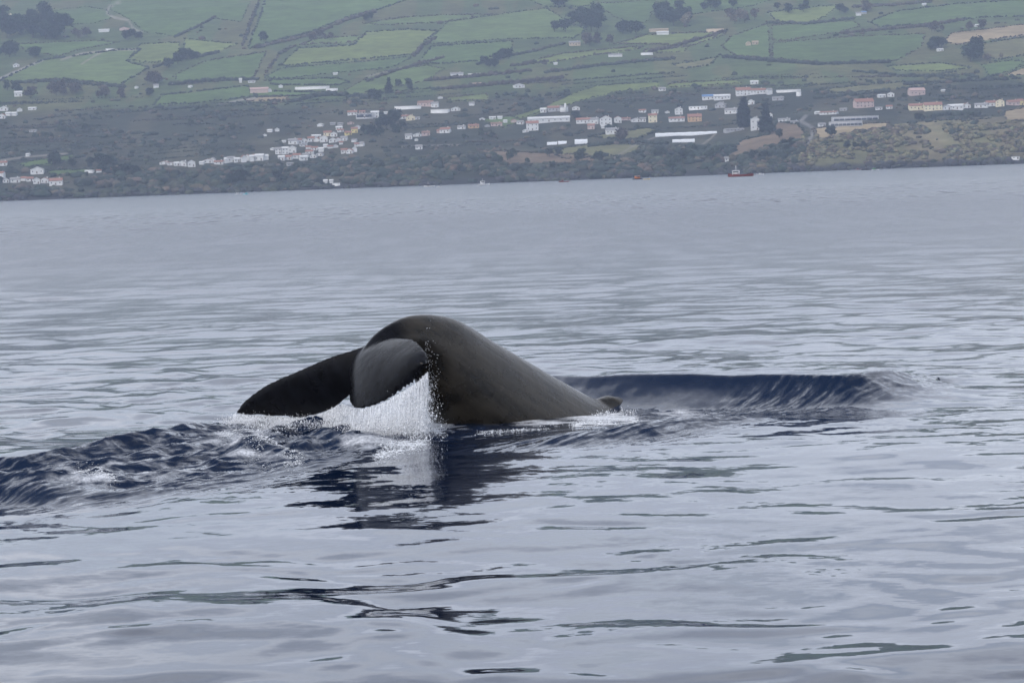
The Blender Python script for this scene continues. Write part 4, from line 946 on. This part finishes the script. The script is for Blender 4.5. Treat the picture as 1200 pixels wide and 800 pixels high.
add('in the row below the walled farm', [(479,163,8,6,'w','k'),(489,160,10,3.4,'w','k'),(499,159,9,5,'p','n'),(488,165.5,4,2.4,'w','w'),(491,175,8,5,'w','k'),(522,156,12,6,'w','r'),(515,156,5,4,'p','r'),(541,151.5,9,4,'w','k'),(555,150.5,12,4.4,'o','r'),(565,141,6,2.4,'w','w'),(577,140,7,3,'w','w'),(586,139.5,5,3,'w','w'),(582,147.5,13,4,'p','n'),(592,144,4,3,'w','w'),(571,149,6,2.4,'g','k'),(602,143.5,6,3.4,'p','r'),(610,145.5,8,4,'w','k')])
vil = []
for (zx, zy, zw, zh, *c) in [(30,520,70,50),(75,515,40,40),(130,440,25,15),(180,470,50,50),(230,470,50,55),(285,460,60,48),(70,330,30,14),(110,300,40,20),(165,295,35,24),(290,395,70,42),(330,390,50,40,'r'),(375,385,50,35),(430,375,50,38,'r'),(470,345,70,26),(480,375,40,30,'r'),(530,375,60,48,'r'),(600,380,60,32),(640,375,40,26,'r'),(505,255,45,20),(560,330,60,38,'c'),(610,335,50,34),(650,280,50,26),(660,300,50,22,'r'),(690,365,50,34),(720,325,50,30,'y'),(770,305,50,42,'y'),(795,275,40,26),(600,245,40,18,'g'),(660,245,40,18,'g'),(740,240,50,18,'n'),(370,412,60,18),(410,430,40,22,'r'),(460,440,50,26,'r'),(510,450,40,30),(545,420,30,26),(580,425,40,22,'r'),(620,420,40,22),(665,395,30,22,'r'),(690,465,50,38,'r'),(735,465,50,34,'r'),(770,455,40,38),(770,375,40,20),(800,410,60,26,'r'),(830,410,30,33),(200,520,50,38),(255,515,60,34,'r'),(320,505,60,38,'r'),(370,520,60,38),(420,470,60,30,'r'),(390,495,50,30),(450,500,50,26),(500,485,50,22),(265,560,50,22,'g'),(220,380,25,14)]:
    k = c[0] if c else ''
    wl = {'y': 'y', 'c': 'c', 'g': 'g', 'n': 'p'}.get(k, 'w'); rf = {'r': 'r', 'y': 'r', 'c': 'r', 'g': 'k', 'n': 'n'}.get(k, random.choice('wwk'))
    vil.append((300 + zx / 6.667, 110 + zy / 6.667, max(zw / 6.667, 4), zh / 6.667, wl, rf))
add('in the packed hillside village', vil)
add('by the slipway below the village', [(381.5,214.4,4.5,3.8,'w','w'),(388.5,214.4,4,3.8,'w','w')])
strip = []
for (zx, zy, zw, zh, *c) in [(245,528,60,18,'r'),(290,535,50,18,'r'),(330,538,40,25),(370,540,60,32),(425,545,50,42),(495,530,30,20),(535,520,60,25,'r'),(570,520,30,33),(610,530,60,25,'r'),(660,520,30,35),(690,515,50,38),(730,515,40,30),(775,515,30,45,'r'),(800,505,30,40,'r'),(830,510,30,42),(850,505,25,42,'r')]:
    strip.append((150 + zx / 5.713, 100 + zy / 5.713, zw / 5.713, zh / 5.713, 'w', 'r' if c else random.choice('wwk')))
add('in the low strip leading to the village', strip)
add('along the middle terrace', [(616,155,7,3,'w','w'),(637,132,7,5,'w','w'),(650,130.5,16,6,'g','r'),(675,129,9,4,'w','w'),(684,144.5,17,6,'w','r'),(697,145.5,9,7,'w','k'),(693,151.5,8,6,'p','r'),(724,144,8,7,'w','r'),(718,157,16,7,'w','k'),(706.5,150.5,4,3,'w','w'),(733,141,11,2.6,'p','r'),(745,143,11,4,'w','k'),(776,106.5,8,4,'w','k'),(753,132,8,3.4,'w','r'),(767.5,133,8,4,'w','k'),(753.5,143,7,5,'w','k'),(795.5,134.5,9,8,'w','k'),(782,133,5,2.4,'w','k'),(793,142.5,18,5,'w','r'),(857,133,14,6,'w','k'),(844.5,126.5,12,6,'g','k'),(880,122.5,8,5,'w','w'),(860,154,22,3,'g','k'),(852.5,189,7,5,'w','k')])
add('beside the manor and road bend', [(901.6,111,6,7,'w','k'),(912,117.5,13,4,'g','k'),(903,138,5,5,'w','r'),(919,142.5,14,3,'w','k'),(931,144,9,2.6,'g','k'),(958,134,6,3,'w','w'),(971.5,134,20,3,'w','r'),(988.5,130,8,3,'g','k'),(963,148,8,4,'w','k'),(1033,114.5,9,3.4,'w','w'),(1044,113.5,8,5,'w','k'),(1042,127.5,7,4,'w','r'),(1030,128.5,8,3,'w','k')])
add('in the row along the cliff top', [(1074,111.5,18,8,'p','p'),(1073.5,129,17,7,'c','r'),(1109,129,10,5,'w','k'),(1120,128.5,18,6,'w','w'),(1132,126.5,10,5,'w','r'),(1150,126,15,5,'w','k'),(1162,124.5,13,6,'w','r'),(1172,125,10,8,'c','r'),(1187,123.5,14,6,'p','r'),(1195.5,123.5,7,7,'y','r'),(1207,122.5,10,6,'w','r'),(1225,122,14,6,'w','r'),(1105,107.5,3.5,2.4,'w','w')])
add('on the slopes around the round tree clump', [(1006,18.5,6,4,'w','k'),(1012,16.5,6,3,'g','b'),(1083,6.5,4,2.4,'w','w'),(1144,31.5,5,2.4,'w','w'),(1101.5,60.5,7,3,'w','w'),(877,53.5,5,4,'t','t'),(885,52.5,7,4,'t','t'),(673.5,53.5,13,5,'t','k')])
SPECIAL = [
 (122,37.5,12,3,'w','w','white long farm shed beside the curving track','farm_shed',False,0), (146,35.5,11,3,'p','p','pink roofed long shed beside the curving track','farm_shed',False,0), (129,60,10,2.4,'w','w','white low shed where two pale field tracks meet','farm_shed',True,0.1),
 (304,108.5,21,5.5,'p','p','pinkish long barn on the green field above the tan strip','barn',False,0.05), (366,104.5,40,2.4,'w','w','very long low pale shed with rusty edge across the green field','farm_shed',True,0), (389,106,14,2.2,'w','k','low pale shed in front of the very long farm shed','farm_shed',True,0.05),
 (535.5,89.5,15,4,'w','k','white barn with grey roof below the dark roadside trees','barn',False,0), (556,89,15,2.4,'w','w','low white shed beside the grey roofed barn','farm_shed',True,0),
 (44,203.5,15,7,'w','w','large white villa behind the shore hamlet','house',False,0), (105,202.5,10,3,'w','w','low white wall-like shed beside the tiny shore house','farm_shed',True,-.2),
 (427.5,139,20,5.5,'g','k','long blue grey school building with a row of large dark windows','school',True,0), (413,135,11,5,'w','r','white house with orange roof behind the school','house',False,0), (424.5,133,7,3,'p','r','small pink house with orange roof behind the school','house',False,0), (439.5,138,9,7.5,'w','w','tall white house at the end of the school','house',False,0),
 (478,127.5,31,2.8,'w','w','long white boundary wall of the walled farm','farm_wall',True,0), (516,132.5,20,3.6,'w','w','stepped white wall in front of the walled farm','farm_wall',True,-.25), (534,130,11,4,'w','k','white outbuilding at the end of the farm wall','outbuilding',False,0),
 (643,143.2,49,6.2,'w','w','very long white warehouse with gleaming white roof on the terrace','warehouse',False,0.06), (624,153,14,11,'w','r','two storey white house with orange roof in front of the long warehouse','house',False,0), (710,146.5,14,10,'w','r','two storey white house with orange roof and many windows on the terrace','house',False,0),
 (765,143.5,10,10,'c','r','tall cream house with orange roof on the terrace','house',False,0), (814,142.5,16,8.6,'o','r','bright orange house with orange tiled roof on the terrace','house',False,0), (818,128.5,21,3.2,'w','w','white roofed warehouse above the bright orange house','warehouse',True,0), (830,117,14,5.6,'w','b','white building with bright blue roof below the manor','outbuilding',False,0), (846,117,19,5.6,'w','w','long white building beside the blue roofed one','outbuilding',False,0),
 (871,112,17,9,'w','r','white manor house with large orange roof on the hill','manor',False,0), (888,110,18,6,'w','r','long white wing with orange roof joined to the manor','manor',False,0), (884,99,9,4,'w','w','white chapel-like outbuilding above the manor','outbuilding',False,0), (924,108,28,2.2,'w','w','long white garden wall beside the manor','garden_wall',True,0), (936,113,4,5,'w','w','white end wall of the manor garden','garden_wall',True,0.5),
 (885,152.5,10,15,'w','k','tall white ruined house between dark conifers','house',False,0), (776.5,40.5,14,3.2,'w','w','white shed among tan sheds under the upper wood','farm_shed',False,0), (772,37,22,3,'t','t','long tan shed under the upper wood','farm_shed',False,0), (838,37,20,2.6,'t','t','tan low shed at the end of the upper wood','farm_shed',True,0), (721,66.5,16,3,'w','k','pale low barn at the end of the bright strip field','barn',False,0), (758,64.5,14,2.2,'w','k','pale low shed inside the bright strip field','farm_shed',True,0),
 (1012,126,22,10,'p','r','big pinkish house with broad orange roof above the long barns','house',False,0.2), (1093,129,21,9,'c','r','large cream house with orange roof in the cliff top row','house',False,0), (1002,141.5,54,4.6,'g','w','upper long barn with dark open side and white roof','barn',True,0.03), (991,147.5,38,4.6,'g','w','lower long barn with dark open side and white roof','barn',True,0.03), (1190,187,9,2.2,'w','w','small white hut on the shore rocks','hut',True,0), (394,217.5,9,2.2,'w','w','white slipway ramp on the shore below the village','slipway',True,0.1)]
for s in SPECIAL: KEEP_CLEAR.append((s[0], s[1], s[2]))
def build_houses():
    rs = random.Random(9)
    for (px, py, wp, hp, wl, rf, where, kw) in HOUSES: house(px, py, wp, hp, wl, rf, where, rs=rs, **kw)
    for (px, py, wp, hp, wl, rf, label, name, flat, yaw) in SPECIAL:
        e = house(px, py, wp, hp, wl, rf, '', label=label, flat=flat, name=name, yaw=yaw, rs=rs, windows=(name not in ('farm_wall', 'garden_wall', 'slipway', 'barn', 'farm_shed')))
        s = hit(px, py)[1] / F
        if name == 'school':
            for k in range(2): link('glazing', boxmesh('glazing', (-9 + 10 * k) * s, (-1 + 9.4 * k) * s, -6.3, -5, 1.2 * s, 4.2 * s, GLASS), e)
        if 'open side' in label:
            W = wp * s; link('bay_shade_panel', boxmesh('bay_shade_panel', -W * .48, W * .48, -5.8, -5, 0.3, 2.6 * s, GLASS), e)  # solid dark box put in for the shade inside the open side
            for k in range(9): link('post', boxmesh('post', -W * .48 + W * .96 * k / 8 - .15, -W * .48 + W * .96 * k / 8 + .15, -5.95, -5.82, -1, 2.9 * s, WM['w']), e)
    # church with a tower
    P = hit(661, 131); s = P[1] / F; e = empty('church', P, 0.1)
    link('wall', boxmesh('wall', -4.5 * s, 4.5 * s, -4, 6, -3, 5 * s, WM['w']), e); link('tower', boxmesh('tower', 0, 2.2 * s, -5.5, -2.5, -3, 8.5 * s, WM['w']), e)
    v = [(-4.8 * s, -4.3, 5 * s), (-4.8 * s, 1, 7 * s), (-4.8 * s, 6.3, 5 * s), (4.8 * s, -4.3, 5 * s), (4.8 * s, 1, 7 * s), (4.8 * s, 6.3, 5 * s)]
    me = bpy.data.meshes.new('roof'); me.from_pydata(v, [], [(0, 3, 4, 1), (1, 4, 5, 2), (0, 1, 2), (3, 5, 4)]); me.materials.append(RM['k']); link('roof', me, e)
    v = [(-.2, -5.7, 8.5 * s), (2.4 * s, -5.7, 8.5 * s), (2.4 * s, -2.3, 8.5 * s), (-.2, -2.3, 8.5 * s), (1.1 * s, -4, 10.2 * s)]
    me = bpy.data.meshes.new('spire'); me.from_pydata(v, [], [(0, 1, 4), (1, 2, 4), (2, 3, 4), (3, 0, 4)]); me.materials.append(WM['w']); link('spire', me, e)
    tag(e, 'small white church with a pointed tower above the long warehouse', 'church')
    tunnel(804, 158.5, 72, 3.6, 'very long white polytunnel greenhouse across the slope above the trees')
    tunnel(801, 166.5, 26, 3.4, 'short white polytunnel below the very long one')
    tunnel(647, 169.5, 12, 3, 'small white polytunnel under the two storey house', group='small polytunnels'); tunnel(659, 168.5, 10, 3.2, 'small white polytunnel under the two storey house', group='small polytunnels')
    tunnel(681, 168, 15, 4.6, 'large rounded white polytunnel beside the smaller pair')
for h_ in ((804,158.5,72),(801,166.5,26),(647,169.5,12),(659,168.5,10),(681,168,15),(661,131,9)): KEEP_CLEAR.append(h_)
build_scrub(); build_hedges(); build_trees(); build_houses()

# ------------------------------------------------------------------ boats under the shore
HULL = {k: plain('hull_' + k, c, 0.4, 0.15, 1.5) for k, c in {'red': (0.20, 0.035, 0.028), 'white': (0.8, 0.8, 0.8), 'orange': (0.75, 0.22, 0.04), 'cyan': (0.25, 0.62, 0.70), 'dark': (0.05, 0.05, 0.06), 'green': (0.05, 0.35, 0.10), 'yellow': (0.75, 0.5, 0.06)}.items()}
def boat(px, py, lp, hullc, cabc, label, face=1, cabin=(0.1, 0.45, 1.0), mast=True, extra=None):
    d = ray(px, py); t = (0 - H) / d[2]; Y = d[1] * t
    Y = min(Y, 2960); X = (at(px, py, Y))[0]; s = Y / F; L = lp * s
    e = empty('boat', (X, Y, 0), 0.25 * face)
    st = np.linspace(-1, 1, 13); v = []; B = L * .15; n = 7
    for q in st:
        wd = B * (1 - max(0, (q * face + .1)) ** 2.4 * .93) * (1 if q * face > -1 else .8); sheer = L * (.085 + .06 * max(0, q * face) ** 2 + .02 * max(0, -q * face) ** 2)
        for k in range(n):
            a = math.pi * k / (n - 1); v.append((q * L / 2, -wd * math.cos(a), sheer - (sheer + L * .04) * math.sin(a) ** .7))
    f = [(i * n + k, i * n + k + 1, (i + 1) * n + k + 1, (i + 1) * n + k) for i in range(12) for k in range(n - 1)]
    f += [(i * n, (i + 1) * n, (i + 1) * n + n - 1, i * n + n - 1) for i in range(12)]
    me = bpy.data.meshes.new('hull'); me.from_pydata(v, [], f + [tuple(range(n)), tuple(range(12 * n, 13 * n))[::-1]]); me.materials.append(HULL[hullc]); link('hull', me, e)
    if cabin:
        c0, cw, ch = cabin; cx = c0 * L * face - .1 * L * face; hw = cw * L * .32; z0 = L * .07; z1 = z0 + ch * L * .17
        cb_ = link('wheelhouse', boxmesh('wheelhouse', cx - hw, cx + hw, -B * .6, B * .6, z0, z1, HULL[cabc]), e)
        link('window', boxmesh('window', cx - hw * .85, cx + hw * .85, -B * .6 - .03, -B * .5, z0 + (z1 - z0) * .55, z0 + (z1 - z0) * .85, GLASS), cb_)
        link('cabin_roof', boxmesh('cabin_roof', cx - hw * 1.1, cx + hw * 1.1, -B * .68, B * .68, z1, z1 + L * .012, HULL['white']), cb_)
        if mast: link('mast', boxmesh('mast', cx - L * .008, cx + L * .008, -L * .008, L * .008, z1, z1 + L * .2, HULL['white']), e)
    if extra: link('deck_gear', boxmesh('deck_gear', -.35 * L * face - L * .07, -.35 * L * face + L * .07, -B * .5, B * .5, L * .06, L * .17, HULL[extra]), e)
    tag(e, label, 'boat')
boat(868, 207, 30, 'red', 'white', 'red fishing boat with white wheelhouse and mast below the brown field', -1, (.28, .42, 1.0), True, 'dark')
boat(891, 205, 9, 'white', 'white', 'little white boat behind the red fishing boat', 1, (.1, .5, 1), False)
boat(747, 210.5, 12, 'dark', 'orange', 'small boat with orange cabin under the wooded shore', 1, (.1, .8, 1.6), False)
boat(758, 210.5, 8, 'yellow', 'orange', 'small yellow orange dinghy beside the orange cabin boat', 1, None)
boat(661, 213.5, 12, 'red', 'red', 'tiny dark red boat alone under the shore', -1, (.25, .3, 1.2), False)
boat(567, 217, 14, 'white', 'white', 'white motor cruiser with raised cabin close to shore', 1, (0, .55, 1.6), True)
boat(503, 219, 13, 'white', 'dark', 'white open boat with dark cabin close to shore', -1, (.2, .3, 1.3), True)
boat(515, 219.5, 6, 'white', 'white', 'tiny white boat next to the open boat with dark cabin', 1, (0, .5, 1), False)
boat(279, 228, 7, 'white', 'white', 'tiny white boat beside the pale turquoise one', 1, (0, .5, 1.3), False)
boat(288, 228, 7, 'cyan', 'cyan', 'tiny pale turquoise boat close to shore', -1, (0, .5, 1.8), False)
boat(1006, 199, 8, 'red', 'red', 'tiny red boat moored at the cliff foot', 1, (0, .4, 1.2), False)
boat(1016, 199.5, 14, 'dark', 'dark', 'low dark workboat moored at the cliff foot', 1, (.1, .25, 1.0), False, 'dark')
boat(1026, 199.5, 9, 'white', 'green', 'tiny white boat with green cabin at the cliff foot', 1, (-.1, .5, 1.3), False)

# ------------------------------------------------------------------ haze
def build_haze():
    me = boxmesh('haze', -6800, 6800, -6800, 6800, -8, 620, None)
    M = bpy.data.materials.new('haze_air'); M.use_nodes = True; t = M.node_tree; t.nodes.clear()
    o = t.nodes.new('ShaderNodeOutputMaterial'); v = t.nodes.new('ShaderNodeVolumePrincipled')
    v.inputs['Color'].default_value = (0.66, 0.78, 1.0, 1); v.inputs['Density'].default_value = HAZE; v.inputs['Anisotropy'].default_value = 0.0
    t.links.new(v.outputs[0], o.inputs['Volume']); me.materials.append(M)
    tag(link('haze', me), 'pale blue haze in the air over sea and hillside', 'haze', kind='stuff')
HAZE = 0.95e-4
build_haze()
